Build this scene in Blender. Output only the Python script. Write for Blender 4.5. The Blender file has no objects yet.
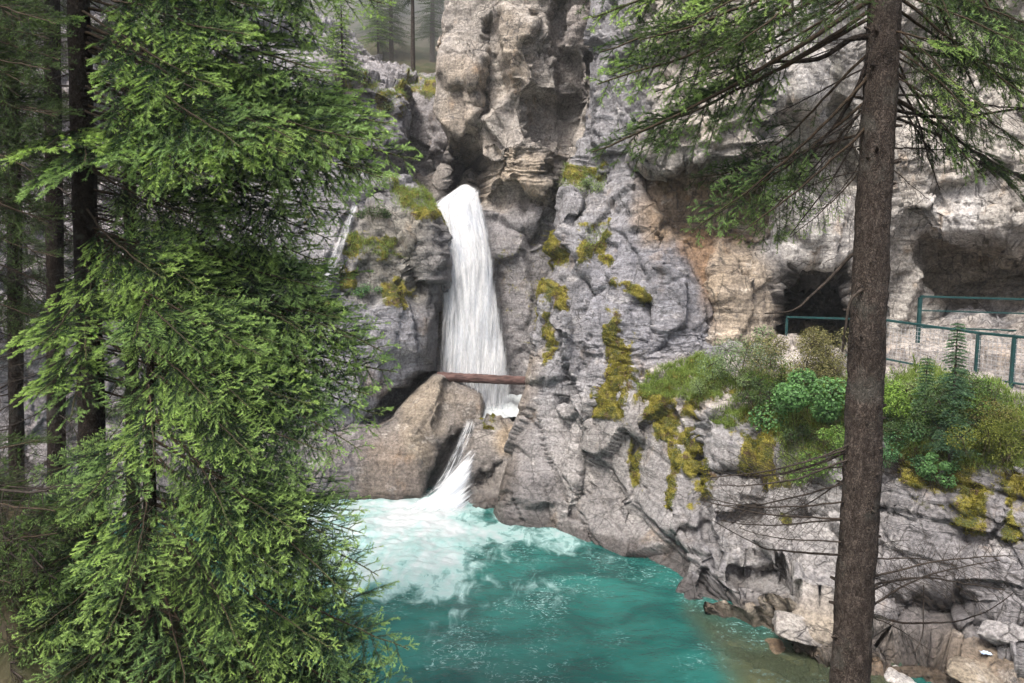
import bpy, math, random
import numpy as np
from mathutils import Vector, Matrix

rng = np.random.default_rng(7)
random.seed(7)
sc = bpy.context.scene
COL = sc.collection
F = 683.0
EXPO = 1.05
PITCH = math.radians(6.0)
CAM = np.array([0.0, 0.0, 8.0])
cp, sp = math.cos(PITCH), math.sin(PITCH)

# ------------------------------------------------------------------ geometry helpers
def at(px, py, Y):
    """world point seen at that spot of the photograph at forward distance Y"""
    px = np.asarray(px, float); py = np.asarray(py, float); Y = np.asarray(Y, float)
    a = (px - 512.0) / F; b = -(py - 341.5) / F
    dx = a; dy = cp + b * sp; dz = -sp + b * cp
    k = Y / dy
    return np.stack([dx * k, Y + 0 * k, 8.0 + dz * k], -1)

def proj(P):
    d = P - CAM
    f = d[..., 1] * cp - d[..., 2] * sp
    u = d[..., 1] * sp + d[..., 2] * cp
    f = np.maximum(f, 0.1)
    return 512 + F * d[..., 0] / f, 341.5 - F * u / f

def wat(px, py, z=0.0):
    b = -(py - 341.5) / F
    dy = cp + b * sp; dz = -sp + b * cp
    k = (z - 8.0) / dz
    return k * dy          # forward distance of the water at that pixel

def hsh(i, j, k, s=0):
    n = (i.astype(np.int64) * 374761393 + j.astype(np.int64) * 668265263 + k.astype(np.int64) * 2147483647 + s * 974711) & 0xffffffff
    n = ((n ^ (n >> 13)) * 1274126177) & 0xffffffff
    n = ((n ^ (n >> 16)) * 2246822519) & 0xffffffff
    n = n ^ (n >> 15)
    return (n & 0xffffff) / float(0xffffff)

def vnoise(P, s=0):
    I = np.floor(P); f = P - I; I = I.astype(np.int64)
    f = f * f * f * (f * (f * 6 - 15) + 10)
    out = 0
    for a in (0, 1):
        wa = f[..., 0] if a else 1 - f[..., 0]
        for b in (0, 1):
            wb = f[..., 1] if b else 1 - f[..., 1]
            for c in (0, 1):
                wc = f[..., 2] if c else 1 - f[..., 2]
                out = out + wa * wb * wc * hsh(I[..., 0] + a, I[..., 1] + b, I[..., 2] + c, s)
    return out * 2 - 1

def fbm(P, o=4, s=0, g=0.5):
    r = 0; A = 1; t = 0
    for i in range(o):
        r = r + A * vnoise(P * (2.03 ** i) + i * 17.3, s + i); t += A; A *= g
    return r / t

def worley(P, s=0):
    I = np.floor(P).astype(np.int64)
    f1 = np.full(P.shape[:-1], 9.0); f2 = f1.copy(); cid = f1 * 0; gx = f1 * 0; gz = f1 * 0
    for a in (-1, 0, 1):
        for b in (-1, 0, 1):
            for c in (-1, 0, 1):
                i, j, k = I[..., 0] + a, I[..., 1] + b, I[..., 2] + c
                dx = i + hsh(i, j, k, s) - P[..., 0]; dy = j + hsh(i, j, k, s + 1) - P[..., 1]; dz = k + hsh(i, j, k, s + 2) - P[..., 2]
                d = .55 * np.sqrt(dx * dx + dy * dy + dz * dz) + .45 * np.maximum(np.maximum(np.abs(dx), np.abs(dy)), np.abs(dz))
                m = d < f1
                f2 = np.where(m, f1, np.minimum(f2, d))
                cid = np.where(m, hsh(i, j, k, s + 3), cid)
                gx = np.where(m, dx, gx); gz = np.where(m, dz, gz)
                f1 = np.where(m, d, f1)
    return f1, f2, cid, gx, gz

def sdpoly(px, py, poly):
    """signed distance to a polygon in pixels, positive inside"""
    n = len(poly); d = np.full(px.shape, 1e9); ins = np.zeros(px.shape, bool)
    for i in range(n):
        x0, y0 = poly[i]; x1, y1 = poly[(i + 1) % n]
        ex, ey = x1 - x0, y1 - y0
        t = np.clip(((px - x0) * ex + (py - y0) * ey) / (ex * ex + ey * ey + 1e-9), 0, 1)
        d = np.minimum(d, np.hypot(px - x0 - t * ex, py - y0 - t * ey))
        if y0 != y1:
            c = ((y0 > py) != (y1 > py)) & (px < (x1 - x0) * (py - y0) / (y1 - y0) + x0)
            ins ^= c
    return np.where(ins, d, -d)

def sstep(x, a, b):
    t = np.clip((x - a) / (b - a), 0, 1)
    return t * t * (3 - 2 * t)

def mesh_np(name, V, Fc, attrs=None, mats=(), smooth=True, matidx=None, parent=None, loc=None):
    V = np.asarray(V, np.float32).reshape(-1, 3); Fc = np.asarray(Fc, np.int32)
    if loc is not None: V = V - np.asarray(loc, np.float32)
    me = bpy.data.meshes.new(name)
    k = Fc.shape[1]; n = len(Fc)
    me.vertices.add(len(V)); me.vertices.foreach_set('co', V.ravel())
    me.loops.add(n * k); me.loops.foreach_set('vertex_index', Fc.ravel())
    me.polygons.add(n)
    me.polygons.foreach_set('loop_start', np.arange(0, n * k, k, dtype=np.int32))
    me.polygons.foreach_set('loop_total', np.full(n, k, np.int32))
    me.polygons.foreach_set('use_smooth', np.full(n, smooth, bool))
    if matidx is not None: me.polygons.foreach_set('material_index', np.asarray(matidx, np.int32))
    for kk, a in (attrs or {}).items():
        a = np.asarray(a, np.float32)
        if a.ndim == 2:
            at_ = me.attributes.new(kk, 'FLOAT_COLOR', 'POINT')
            c = np.ones((len(V), 4), np.float32); c[:, :3] = a
            at_.data.foreach_set('color', c.ravel())
        else:
            at_ = me.attributes.new(kk, 'FLOAT', 'POINT'); at_.data.foreach_set('value', a)
    for m in mats: me.materials.append(m)
    me.update(calc_edges=True)
    me.validate()
    o = bpy.data.objects.new(name, me); COL.objects.link(o)
    if parent is not None: o.parent = parent
    if loc is not None and parent is None: o.location = loc
    return o

def tag(o, label=None, cat=None, group=None, kind=None):
    if label: o['label'] = label
    if cat: o['category'] = cat
    if group: o['group'] = group
    if kind: o['kind'] = kind
    return o

def empty(name, loc):
    o = bpy.data.objects.new(name, None); COL.objects.link(o); o.location = [float(v) for v in loc]
    o.empty_display_size = 0.2
    return o

def gridfaces(nr, nc):
    i = np.arange(nr * nc).reshape(nr, nc)
    return np.stack([i[:-1, :-1], i[1:, :-1], i[1:, 1:], i[:-1, 1:]], -1).reshape(-1, 4)

def crom(P, t, ten=0.42):
    """cardinal interpolation of P (n,...) at parameters t in 0..n-1"""
    n = len(P); i = np.clip(np.floor(t).astype(int), 0, n - 2); f = t - i
    f = f.reshape((-1,) + (1,) * (P.ndim - 1))
    g = lambda k: P[np.clip(k, 0, n - 1)]
    p0, p1, p2, p3 = g(i - 1), g(i), g(i + 1), g(i + 2)
    m1 = ten * (p2 - p0); m2 = ten * (p3 - p1)
    return (2 * f**3 - 3 * f**2 + 1) * p1 + (f**3 - 2 * f**2 + f) * m1 + (-2 * f**3 + 3 * f**2) * p2 + (f**3 - f**2) * m2

def params(P, step):
    """interpolation parameters along axis 0, spaced by about `step` pixels"""
    t = [0.0]
    x, y = proj(P)
    vis = (np.abs(y - 341) < 430) & (np.abs(x - 512) < 620)
    for i in range(len(P) - 1):
        L = np.median(np.hypot(x[i + 1] - x[i], y[i + 1] - y[i]))
        D = np.max(np.linalg.norm(P[i + 1] - P[i], axis=-1)) / 0.09
        v = (vis[i] | vis[i + 1]).any()
        n = int(max(2, min(max(L / step, D * .75), 400))) if v else int(max(2, min(L / (step * 4), 60)))
        t += list(i + np.arange(1, n + 1) / n)
    return np.array(t)

# ------------------------------------------------------------------ node helpers
class NT:
    def __init__(s, name):
        s.m = bpy.data.materials.new(name); s.m.use_nodes = True
        s.t = s.m.node_tree; s.t.nodes.clear()
        s.out = s.n('ShaderNodeOutputMaterial')
    def n(s, typ, **kw):
        nd = s.t.nodes.new(typ)
        for k, v in kw.items(): setattr(nd, k, v)
        return nd
    def l(s, a, b): s.t.links.new(a, b)
    def setv(s, sock, v):
        if isinstance(v, bpy.types.NodeSocket): s.l(v, sock)
        else:
            if isinstance(v, (tuple, list)) and len(v) == 3 and sock.type == 'RGBA': v = (*v, 1)
            sock.default_value = v
    def attr(s, name, fac=False):
        a = s.n('ShaderNodeAttribute', attribute_name=name); return a.outputs['Fac' if fac else 'Color']
    def pos(s):
        return s.n('ShaderNodeNewGeometry').outputs['Position']
    def objco(s): return s.n('ShaderNodeTexCoord').outputs['Object']
    def mapv(s, v, scale=(1, 1, 1), loc=(0, 0, 0)):
        m = s.n('ShaderNodeMapping'); s.l(v, m.inputs[0]); m.inputs['Scale'].default_value = scale; m.inputs['Location'].default_value = loc
        return m.outputs[0]
    def noise(s, v, scale=1, detail=4, rough=.55, dist=0):
        nd = s.n('ShaderNodeTexNoise'); s.l(v, nd.inputs['Vector']); nd.inputs['Scale'].default_value = scale
        nd.inputs['Detail'].default_value = detail; nd.inputs['Roughness'].default_value = rough; nd.inputs['Distortion'].default_value = dist
        return nd.outputs['Fac']
    def voro(s, v, scale=1, feature='DISTANCE_TO_EDGE'):
        nd = s.n('ShaderNodeTexVoronoi', feature=feature); s.l(v, nd.inputs['Vector']); nd.inputs['Scale'].default_value = scale
        return nd.outputs['Distance']
    def ramp(s, f, a, b, lo=0.0, hi=1.0):
        nd = s.n('ShaderNodeMapRange'); nd.interpolation_type = 'SMOOTHSTEP'
        s.l(f, nd.inputs[0]); nd.inputs[1].default_value = a; nd.inputs[2].default_value = b; nd.inputs[3].default_value = lo; nd.inputs[4].default_value = hi
        return nd.outputs[0]
    def math(s, op, a, b=0.0):
        nd = s.n('ShaderNodeMath', operation=op); s.setv(nd.inputs[0], a); s.setv(nd.inputs[1], b); return nd.outputs[0]
    def mix(s, f, a, b, mode='MIX'):
        nd = s.n('ShaderNodeMix', data_type='RGBA', blend_type=mode)
        s.setv(nd.inputs[0], f); s.setv(nd.inputs[6], a); s.setv(nd.inputs[7], b); return nd.outputs[2]
    def bump(s, h, strength=.5, dist=.05, normal=None):
        nd = s.n('ShaderNodeBump'); s.l(h, nd.inputs['Height']); nd.inputs['Strength'].default_value = strength; nd.inputs['Distance'].default_value = dist
        if normal is not None: s.l(normal, nd.inputs['Normal'])
        return nd.outputs[0]
    def bsdf(s, color, rough=.8, normal=None, spec=.3, **kw):
        b = s.n('ShaderNodeBsdfPrincipled'); s.setv(b.inputs['Base Color'], color); s.setv(b.inputs['Roughness'], rough)
        b.inputs['Specular IOR Level'].default_value = spec
        if normal is not None: s.l(normal, b.inputs['Normal'])
        for k, v in kw.items(): s.setv(b.inputs[k], v)
        return b.outputs[0]
    def done(s, sh): s.l(sh, s.out.inputs[0]); return s.m

# ------------------------------------------------------------------ materials
def rock_mat():
    n = NT('layered_limestone'); p = n.pos()
    base = n.attr('tint'); moss = n.attr('moss', True); wet = n.attr('wet', True); blk = n.attr('blk', True)
    big = n.noise(n.mapv(p, (1, 1, 1.6)), .55, 5, .6)
    c = n.mix(n.ramp(big, .40, .62, 0, .5), base, n.mix(.5, base, (.17, .165, .175), 'MIX'))
    c = n.mix(1, c, n.mix(blk, (.44, .445, .455), (1.13, 1.12, 1.11)), 'MULTIPLY')
    # iron staining
    ir = n.noise(n.mapv(p, (1, 1, .6), (9, 9, 2)), .9, 6, .65)
    c = n.mix(n.ramp(ir, .56, .72, 0, .5), c, n.mix(1, c, (1.15, .85, .55), 'MULTIPLY'))
    # stretched vertical water stains
    st = n.noise(n.mapv(p, (1.5, 1.5, .10)), 1.5, 5, .65)
    c = n.mix(n.ramp(st, .52, .70, 0, .7), c, n.mix(1, c, (.40, .40, .44), 'MULTIPLY'))
    # pale mineral crust
    pl = n.noise(n.mapv(p, (1, 1, 1.5), (5, 3, 9)), 1.3, 9, .72)
    c = n.mix(n.ramp(pl, .55, .66, 0, .7), c, n.mix(.55, n.mix(1, c, (1.5, 1.5, 1.5), 'MULTIPLY'), (.50, .485, .46)))
    # thin beds of slightly different stone
    bd = n.noise(n.mapv(p, (.25, .25, 5.0)), 1.2, 5, .6)
    c = n.mix(n.ramp(bd, .40, .62, .0, .45), c, n.mix(1, c, (.60, .58, .56), 'MULTIPLY'))
    sk = n.noise(p, 11, 7, .8)
    c = n.mix(1, c, n.mix(n.ramp(sk, .36, .64), (.52, .51, .51), (1.36, 1.35, 1.34)), 'MULTIPLY')
    dk = n.noise(n.mapv(p, (1, 1, .7), (20, 1, 4)), 2.2, 8, .74)
    c = n.mix(n.ramp(dk, .575, .66, 0, .75), c, (.060, .058, .060))
    nz = n.n('ShaderNodeTexNoise'); n.l(p, nz.inputs['Vector']); nz.inputs['Scale'].default_value = 1.8; nz.inputs['Detail'].default_value = 5
    crk = None
    for sc3, s_, w_, off in (((1, 1, .28), 1.35, .020, 0), ((.45, .45, 2.6), 1.5, .022, 7)):
        cm = n.n('ShaderNodeMix', data_type='VECTOR'); cm.inputs[0].default_value = .22; n.l(n.mapv(p, sc3, (off, off, off)), cm.inputs[4]); n.l(nz.outputs['Color'], cm.inputs[5])
        k_ = n.ramp(n.voro(cm.outputs[1], s_), .0, w_)
        k_ = n.math('MAXIMUM', k_, n.ramp(n.noise(n.mapv(p, (1, 1, 1), (off, 3, 1)), .9, 3), .44, .56))
        crk = k_ if crk is None else n.math('MULTIPLY', crk, k_)
    crk = n.math('MAXIMUM', crk, n.attr('smo', True))
    c = n.mix(crk, n.mix(.7, c, (.035, .032, .03)), c)
    c = n.mix(n.math('MULTIPLY', wet, .9), c, n.mix(1, c, (.30, .28, .27), 'MULTIPLY'))
    mn = n.noise(p, 6, 7, .75)
    mm = n.ramp(n.math('ADD', moss, n.math('MULTIPLY', n.math('SUBTRACT', mn, .5), 2.0)), .33, .64)
    mc = n.mix(n.ramp(n.noise(p, 2.6, 4), .4, .6), (.065, .075, .018), (.225, .195, .032))
    mc = n.mix(n.ramp(n.noise(n.mapv(p, (1, 1, 1), (3, 8, 1)), 3.4, 5), .52, .64), mc, (.085, .055, .03))
    mc = n.mix(1, mc, n.mix(n.ramp(n.noise(p, 34, 4), .3, .7), (.4, .4, .4), (1.45, 1.45, 1.4)), 'MULTIPLY')
    c = n.mix(mm, c, mc)
    h = n.math('ADD', n.math('MULTIPLY', n.noise(p, 4, 10, .70), 1.3), n.math('MULTIPLY', crk, .3))
    h = n.math('ADD', h, n.math('MULTIPLY', n.noise(n.mapv(p, (1, 1, 5)), 2.2, 5, .6), .6))
    b = n.bump(h, .9, .10)
    r = n.math('SUBTRACT', .85, n.math('MULTIPLY', wet, .5))
    return n.done(n.bsdf(c, r, b, .4))
M_ROCK = rock_mat()

def simple_mat(name, c1, c2, scale=8, rough=.85, bumps=.4, dist=.02, st=(1, 1, 1), spec=.25):
    n = NT(name); p = n.objco()
    f = n.noise(n.mapv(p, st), scale, 7, .65)
    c = n.mix(n.ramp(f, .32, .68), c1, c2)
    return n.done(n.bsdf(c, rough, n.bump(f, bumps, dist), spec))

def bark_mat(name, c1, c2, c3):
    n = NT(name); p = n.objco()
    nz = n.n('ShaderNodeTexNoise'); n.l(p, nz.inputs['Vector']); nz.inputs['Scale'].default_value = 14; nz.inputs['Detail'].default_value = 4
    cm = n.n('ShaderNodeMix', data_type='VECTOR'); cm.inputs[0].default_value = .12; n.l(n.mapv(p, (1, 1, .6)), cm.inputs[4]); n.l(nz.outputs['Color'], cm.inputs[5])
    v = n.voro(cm.outputs[1], 52)
    f = n.noise(n.mapv(p, (1, 1, .5)), 22, 9, .75)
    c = n.mix(n.ramp(f, .34, .66), c2, c3)
    c = n.mix(n.ramp(v, .0, .13, .75, 0), c, c1)
    g = n.noise(p, 3.3, 6, .65)
    c = n.mix(n.ramp(g, .52, .66, 0, .5), c, (.12, .12, .105))
    g2 = n.noise(n.mapv(p, (1, 1, 1), (4, 2, 7)), 2.1, 7, .7)
    c = n.mix(n.ramp(g2, .52, .66, 0, .7), c, c1)
    h = n.math('ADD', n.math('MULTIPLY', n.ramp(v, 0, .2), .6), f)
    return n.done(n.bsdf(c, .92, n.bump(h, 1.0, .03), .15))

def leaf_mat(name, old, young, trans=.35, rough=.55, spec=.3):
    n = NT(name)
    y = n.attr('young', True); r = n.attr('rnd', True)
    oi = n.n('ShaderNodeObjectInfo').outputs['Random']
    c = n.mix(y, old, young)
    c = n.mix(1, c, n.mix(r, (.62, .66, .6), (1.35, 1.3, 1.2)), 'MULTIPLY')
    c = n.mix(1, c, n.mix(oi, (.82, .86, .95), (1.18, 1.12, .95)), 'MULTIPLY')
    d = n.bsdf(c, rough, None, spec)
    t = n.n('ShaderNodeBsdfTranslucent'); n.l(n.mix(1, c, (1.3, 1.4, .7), 'MULTIPLY'), t.inputs[0])
    m = n.n('ShaderNodeMixShader'); m.inputs[0].default_value = trans; n.l(d, m.inputs[1]); n.l(t.outputs[0], m.inputs[2])
    return n.done(m.outputs[0])

M_BARK = bark_mat('spruce_bark', (.016, .013, .011), (.047, .036, .030), (.120, .098, .084))
M_BARKD = bark_mat('dark_bark', (.010, .008, .007), (.024, .018, .015), (.055, .042, .035))
M_TWIG = simple_mat('twig_wood', (.022, .016, .010), (.065, .046, .030), 30, .9, .3, .003)
M_DEAD = simple_mat('dead_twig_wood', (.016, .013, .011), (.055, .044, .036), 25, .95, .3, .003)
M_NEEDLE = leaf_mat('spruce_needles', (.016, .046, .020), (.36, .54, .19), .30)
M_NEEDLE_SHADE = leaf_mat('shaded_spruce_needles', (.009, .024, .010), (.085, .145, .04), .25)  # darker copy of the spruce needles, with shade put into the colour
M_FAR = leaf_mat('far_needles', (.035, .065, .03), (.10, .16, .06), .25)
M_GRASS = leaf_mat('grass_blades', (.10, .16, .04), (.30, .40, .12), .4)
M_MOSS = leaf_mat('moss_cushion', (.10, .10, .02), (.33, .30, .055), .25, .9, .1)
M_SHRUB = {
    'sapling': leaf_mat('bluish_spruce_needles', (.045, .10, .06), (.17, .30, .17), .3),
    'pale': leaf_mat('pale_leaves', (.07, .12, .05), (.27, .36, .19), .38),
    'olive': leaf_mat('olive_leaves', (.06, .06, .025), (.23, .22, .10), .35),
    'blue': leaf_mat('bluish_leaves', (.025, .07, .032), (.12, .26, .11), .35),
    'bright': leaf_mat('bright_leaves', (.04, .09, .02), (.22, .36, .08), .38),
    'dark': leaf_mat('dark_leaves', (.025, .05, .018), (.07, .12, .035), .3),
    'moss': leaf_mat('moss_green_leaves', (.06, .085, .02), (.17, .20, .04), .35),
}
#@@TERRAIN
# ------------------------------------------------------------------ rock displacement
def facet(P, sc3, amp, tilt, seed, crack=0.0, cw=.03):
    f1, f2, c, gx, gz = worley(P * np.array(sc3) + seed * 3.7, seed)
    q = (c * 99991).astype(np.int64); Z = q * 0
    d = amp * ((c - .5) * 1.1 + tilt * (gx * (hsh(q, Z, Z, 3) - .5) * 2 + gz * (hsh(q, Z, Z, 4) - .35) * 2))
    if crack: d = d - crack * (1 - sstep(f2 - f1, 0, cw))
    return d, c

def rock_disp(P, strata=.2, block=.5, fine=1.0, vert=.06, big=.35, dip=(.06, .0), seed=0, amp=None, smooth=None):
    wv = np.stack([fbm(P * .33, 3, 11 + seed), fbm(P * .33, 3, 21 + seed), fbm(P * .33, 3, 31 + seed)], -1)
    W = P + wv * .22 + .05 * np.stack([vnoise(P * 2.2, 5), vnoise(P * 2.2, 6), vnoise(P * 2.2, 7)], -1)
    rot = W.copy(); rot[..., 0] = W[..., 0] * .94 - W[..., 2] * .2; rot[..., 2] = W[..., 2] + dip[0] * W[..., 0] + dip[1] * W[..., 1]
    h = rot[..., 2] + .05 * fbm(P * .9, 3, 5)
    Z = np.zeros_like(h, dtype=np.int64)
    d = big * fbm(P * .25, 2, 3 + seed)
    f, c1 = facet(rot, (.40, .40, .26), block, 1.1, seed + 1, .10, .022); d = d + f
    f, c2 = facet(rot, (.95, .95, .60), block * .38, 1.2, seed + 2, .05, .022); dm = f
    f, c3 = facet(rot, (2.6, 2.6, 2.2), block * .13, 1.3, seed + 4); dm = dm + f
    region = sstep(fbm(P * .2, 3, 44 + seed), -.15, .35)
    ds = 0; blk = (c1 - .5) * .5 + (c2 - .5) * .5 + (c3 - .5) * .35
    hu = rot[..., 0] * .9 + W[..., 1] * .5
    for th, a, wdt in ((.8, 1.0, 3.2), (.27, .55, 4.0), (.10, .25, 5.0)):
        k = np.floor(h / th); fr = h / th - k; kk = k.astype(np.int64)
        q = hu / (th * wdt) + hsh(kk, Z, Z, 3) * 7; loc = np.floor(q); fq = q - loc
        r = hsh(kk, loc.astype(np.int64), Z, 7 + seed); r2 = hsh(kk, Z, Z, 8 + seed)
        ew = .012 + .015 * th
        notch = -a * strata * .55 * np.maximum((1 - sstep(np.minimum(fr, 1 - fr) * th, 0, ew)) * (r2 > .3), .7 * (1 - sstep(np.minimum(fq, 1 - fq) * th * wdt, 0, ew)) * (r > .5))
        ds = ds + ((r - .5) * .7 + (r2 - .5) * .9) * a * strata + notch + (.5 - fr) * (r2 - .3) * a * strata * .5
        blk = blk + (r - .5) * .5 * region
    d2 = 0
    if vert:
        v = W[..., 0] * .9 + W[..., 1] * .35 + .10 * W[..., 2] + .10 * fbm(P * .7, 3, 12)
        for th, a in ((1.25, 1.0), (.52, .45)):
            k = np.floor(v / th); fr = v / th - k
            r = hsh(k.astype(np.int64), Z, Z, 77 + seed)
            d2 = d2 + vert * a * ((r - .5) * 1.6 + (fr - .5) * (r - .5) * 1.6 - .8 * (1 - sstep(np.minimum(fr, 1 - fr) * th, 0, .03)))
    f2_ = .05 * fine * fbm(P * 3.2, 5, 61 + seed, .62)
    if smooth is None: smooth = 0
    d = d * (1 - .35 * smooth) + dm * (1 - .75 * smooth) + ds * (.20 + .80 * region) * (1 - .95 * smooth) + d2 * (.5 + smooth) + f2_ * (1 - .5 * smooth)
    return d, np.clip(.5 + blk * .5 * (1 - .5 * smooth), 0, 1)

ALLV = []
def ground(px, py):
    """the rock point that shows at this spot"""
    best = None
    for V_ in ALLV:
        x, y = proj(V_); m = np.hypot(x - px, y - py) < 5
        if m.any():
            c = V_[m]; c = c[np.argmin(c[:, 1])]
            if best is None or c[1] < best[1]: best = c
    return best

def loft(name, rows, feats=(), tints=(), moss=(), wetp=(), step=2.0, base=(.30, .295, .30), disp=None, mat=None, edge_amp=7, waterwet=True, calm=(), bias=0.0):
    C = np.array([[at(*p) for p in r] for r in rows])             # R,C,3 control points in the world
    tr = params(C, step); tc = params(C.transpose(1, 0, 2), step)
    G = crom(C, tr); G = crom(G.transpose(1, 0, 2), tc).transpose(1, 0, 2)
    nr, nc = G.shape[:2]
    px, py = proj(G)
    wx = fbm(G * .9, 4, 101) * edge_amp * 2; wy = fbm(G * .9 + 50, 4, 102) * edge_amp * 2
    x, y = px + wx, py + wy
    out = np.zeros(G.shape[:2])
    for poly, dep, soft in feats:
        soft = max(soft, 8.5)
        out += dep * sstep(sdpoly(x, y, poly), -soft * .5, soft * .5)
    ray = G - CAM; ray[..., 2] *= .3
    ray /= np.linalg.norm(ray, axis=-1, keepdims=True)
    B = G + ray * out[..., None]
    du = np.gradient(B, axis=1); dv = np.gradient(B, axis=0)
    N = np.cross(du, dv); N /= np.linalg.norm(N, axis=-1, keepdims=True) + 1e-9
    if (N * (CAM - B)).sum(-1).mean() < 0: N = -N
    for _ in range(2):
        N[1:-1, 1:-1] = (N[1:-1, 1:-1] * 2 + N[:-2, 1:-1] + N[2:, 1:-1] + N[1:-1, :-2] + N[1:-1, 2:])
        N /= np.linalg.norm(N, axis=-1, keepdims=True) + 1e-9
    smo = np.zeros(out.shape)
    for poly, amt, soft in calm: smo = np.maximum(smo, amt * sstep(sdpoly(x, y, poly), -soft, soft))
    d, blk = rock_disp(B, smooth=smo, **(disp or {})); d = d + bias
    ms = np.zeros(d.shape)
    for poly, amt, soft in moss:
        ms = np.maximum(ms, amt * sstep(sdpoly(x, y, poly), -soft, soft))
    ms = ms * (.30 + 1.2 * sstep(fbm(B * 2.2, 5, 303, .6), -.32, .32))
    d = d + .15 * sstep(ms, .35, .8) * (.6 + .6 * fbm(B * 5, 2, 8))
    V = B + N * d[..., None]
    col = np.zeros(V.shape) + np.array(base)
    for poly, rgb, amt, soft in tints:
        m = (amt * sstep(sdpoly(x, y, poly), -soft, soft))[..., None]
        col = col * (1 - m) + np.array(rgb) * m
    wt = np.zeros(d.shape)
    if waterwet: wt = 1 - sstep(V[..., 2] + .25 * fbm(V * 2, 3, 9), .18, .55)
    for poly, amt, soft in wetp:
        wt = np.maximum(wt, amt * sstep(sdpoly(x, y, poly), -soft, soft))
    o = mesh_np(name, V.reshape(-1, 3), gridfaces(nr, nc),
                {'tint': col.reshape(-1, 3), 'moss': ms.ravel(), 'wet': wt.ravel(), 'blk': blk.ravel(), 'smo': (.85 * smo * (smo > .9)).ravel() if name == 'water_worn_rock' else (.35 * smo).ravel()}, [mat or M_ROCK])
    tag(o, kind='structure'); ALLV.append(V.reshape(-1, 3))
    return o, V, N, ms, x, y

GREY = (.285, .287, .305); TAN = (.40, .345, .27); ORA = (.26, .165, .075); WHITE = (.52, .50, .47); BLU = (.27, .275, .31)
W = wat

# ---- right wall: columns from the ridge beside the falls to beyond the right edge of the view
colsR = [
 [(640,-320,36),(640,-200,34),(630,-60,33),(625,60,33),(620,130,33),(618,165,33),(612,185,33),(600,235,33),(585,290,32),(575,335,31),(565,372,31),(560,400,30),(545,460,30),(540,505,30),(540,540,30)],
 [(602,-320,40),(602,-200,27),(598,-60,26.5),(594,60,26),(590,130,25.5),(588,165,25.3),(582,185,25.2),(568,235,24.8),(550,290,24.3),(538,335,24),(530,372,23.7),(527,400,23.5),(512,460,22.9),(500,514,W(0,514)),(500,550,W(0,514)-.1)],
 [(640,-320,40),(640,-200,25),(635,-60,25),(630,60,24.5),(625,130,24),(622,165,24),(620,185,24),(612,235,23.6),(600,290,23),(590,335,22.6),(580,372,22.2),(575,400,22),(562,460,21.4),(552,529,W(0,529)),(550,580,W(0,529)-.1)],
 [(690,-320,38),(690,-200,23),(690,-60,22.6),(680,60,22.4),(668,130,22.2),(662,165,22.2),(658,185,22.3),(656,235,22.3),(652,290,22),(648,335,21.6),(636,372,21.1),(630,400,20.7),(618,480,20),(606,551,W(0,551)),(604,610,W(0,551)-.1)],
 [(745,-320,36),(745,-200,22),(742,-60,21.8),(735,60,21.6),(728,130,21.5),(724,165,21.6),(720,185,22.2),(715,235,22.3),(710,290,21.8),(705,338,21.5),(698,368,20.6),(690,398,19.5),(680,490,18.2),(668,584,W(0,584)),(664,640,W(0,584)-.1)],
 [(790,-320,36),(790,-200,21.5),(785,-60,21.3),(775,60,21.2),(768,110,21),(764,150,21.2),(762,180,21.8),(760,235,22.2),(757,290,22),(757,342,21.8),(745,372,20.0),(732,410,18.4),(718,510,17),(706,612,W(0,612)),(700,680,W(0,612)-.1)],
 [(840,-320,36),(840,-200,22),(835,-60,22),(825,60,22),(820,110,22),(815,150,22.2),(812,185,22.3),(810,235,22.5),(810,290,23),(808,346,22.6),(796,368,20.0),(780,425,17.6),(768,520,16.3),(756,634,W(0,634)),(750,720,W(0,634)-.1)],
 [(890,-320,36),(890,-200,23),(885,-60,23),(875,60,23),(868,110,23),(864,150,23),(860,185,23),(858,235,23),(858,290,23),(858,346,22.8),(852,364,19.0),(838,440,16.6),(826,540,15.5),(812,656,W(0,656)),(806,760,W(0,656)-.1)],
 [(950,-320,36),(950,-200,23.5),(945,-60,23.5),(935,60,23.4),(930,110,23.2),(926,150,23),(924,185,23),(922,235,23.2),(924,290,24.4),(925,338,24.4),(922,374,17),(915,462,15.0),(906,560,14.3),(885,680,13.3),(880,800,13.0)],
 [(1010,-320,34),(1010,-200,22.5),(1005,-60,22.3),(1000,60,22),(996,110,21.8),(990,150,21.8),(985,185,21.8),(980,235,22),(980,280,24.0),(985,312,23.2),(985,382,15.8),(985,472,14.1),(985,570,13.6),(970,700,12.7),(965,820,12.3)],
 [(1080,-320,32),(1080,-200,21),(1075,-60,20.5),(1070,60,20),(1065,110,19.8),(1060,150,19.8),(1056,185,19.8),(1050,235,20.4),(1050,262,22.0),(1060,288,21.0),(1056,392,14.4),(1056,485,13.2),(1056,590,12.9),(1056,710,12.1),(1050,840,11.6)],
 [(1220,-320,28),(1220,-200,18),(1215,-60,17),(1210,60,16.6),(1205,110,16.5),(1200,150,16.5),(1196,185,16.5),(1190,235,16.8),(1190,262,17),(1190,300,16.5),(1190,410,12.8),(1190,520,12),(1190,640,11.8),(1190,760,11.2),(1190,900,10.9)],
 [(1600,-320,24),(1600,-200,13),(1600,-60,12.5),(1600,60,12.5),(1600,110,12.5),(1600,150,12.5),(1600,185,12.5),(1600,235,12.5),(1600,262,12.5),(1600,320,12),(1600,440,10.5),(1600,580,10.5),(1600,720,10),(1600,850,9.6),(1600,1000,9.4)],
]
rowsR = [[c[r] for c in colsR] for r in range(15)]
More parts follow.
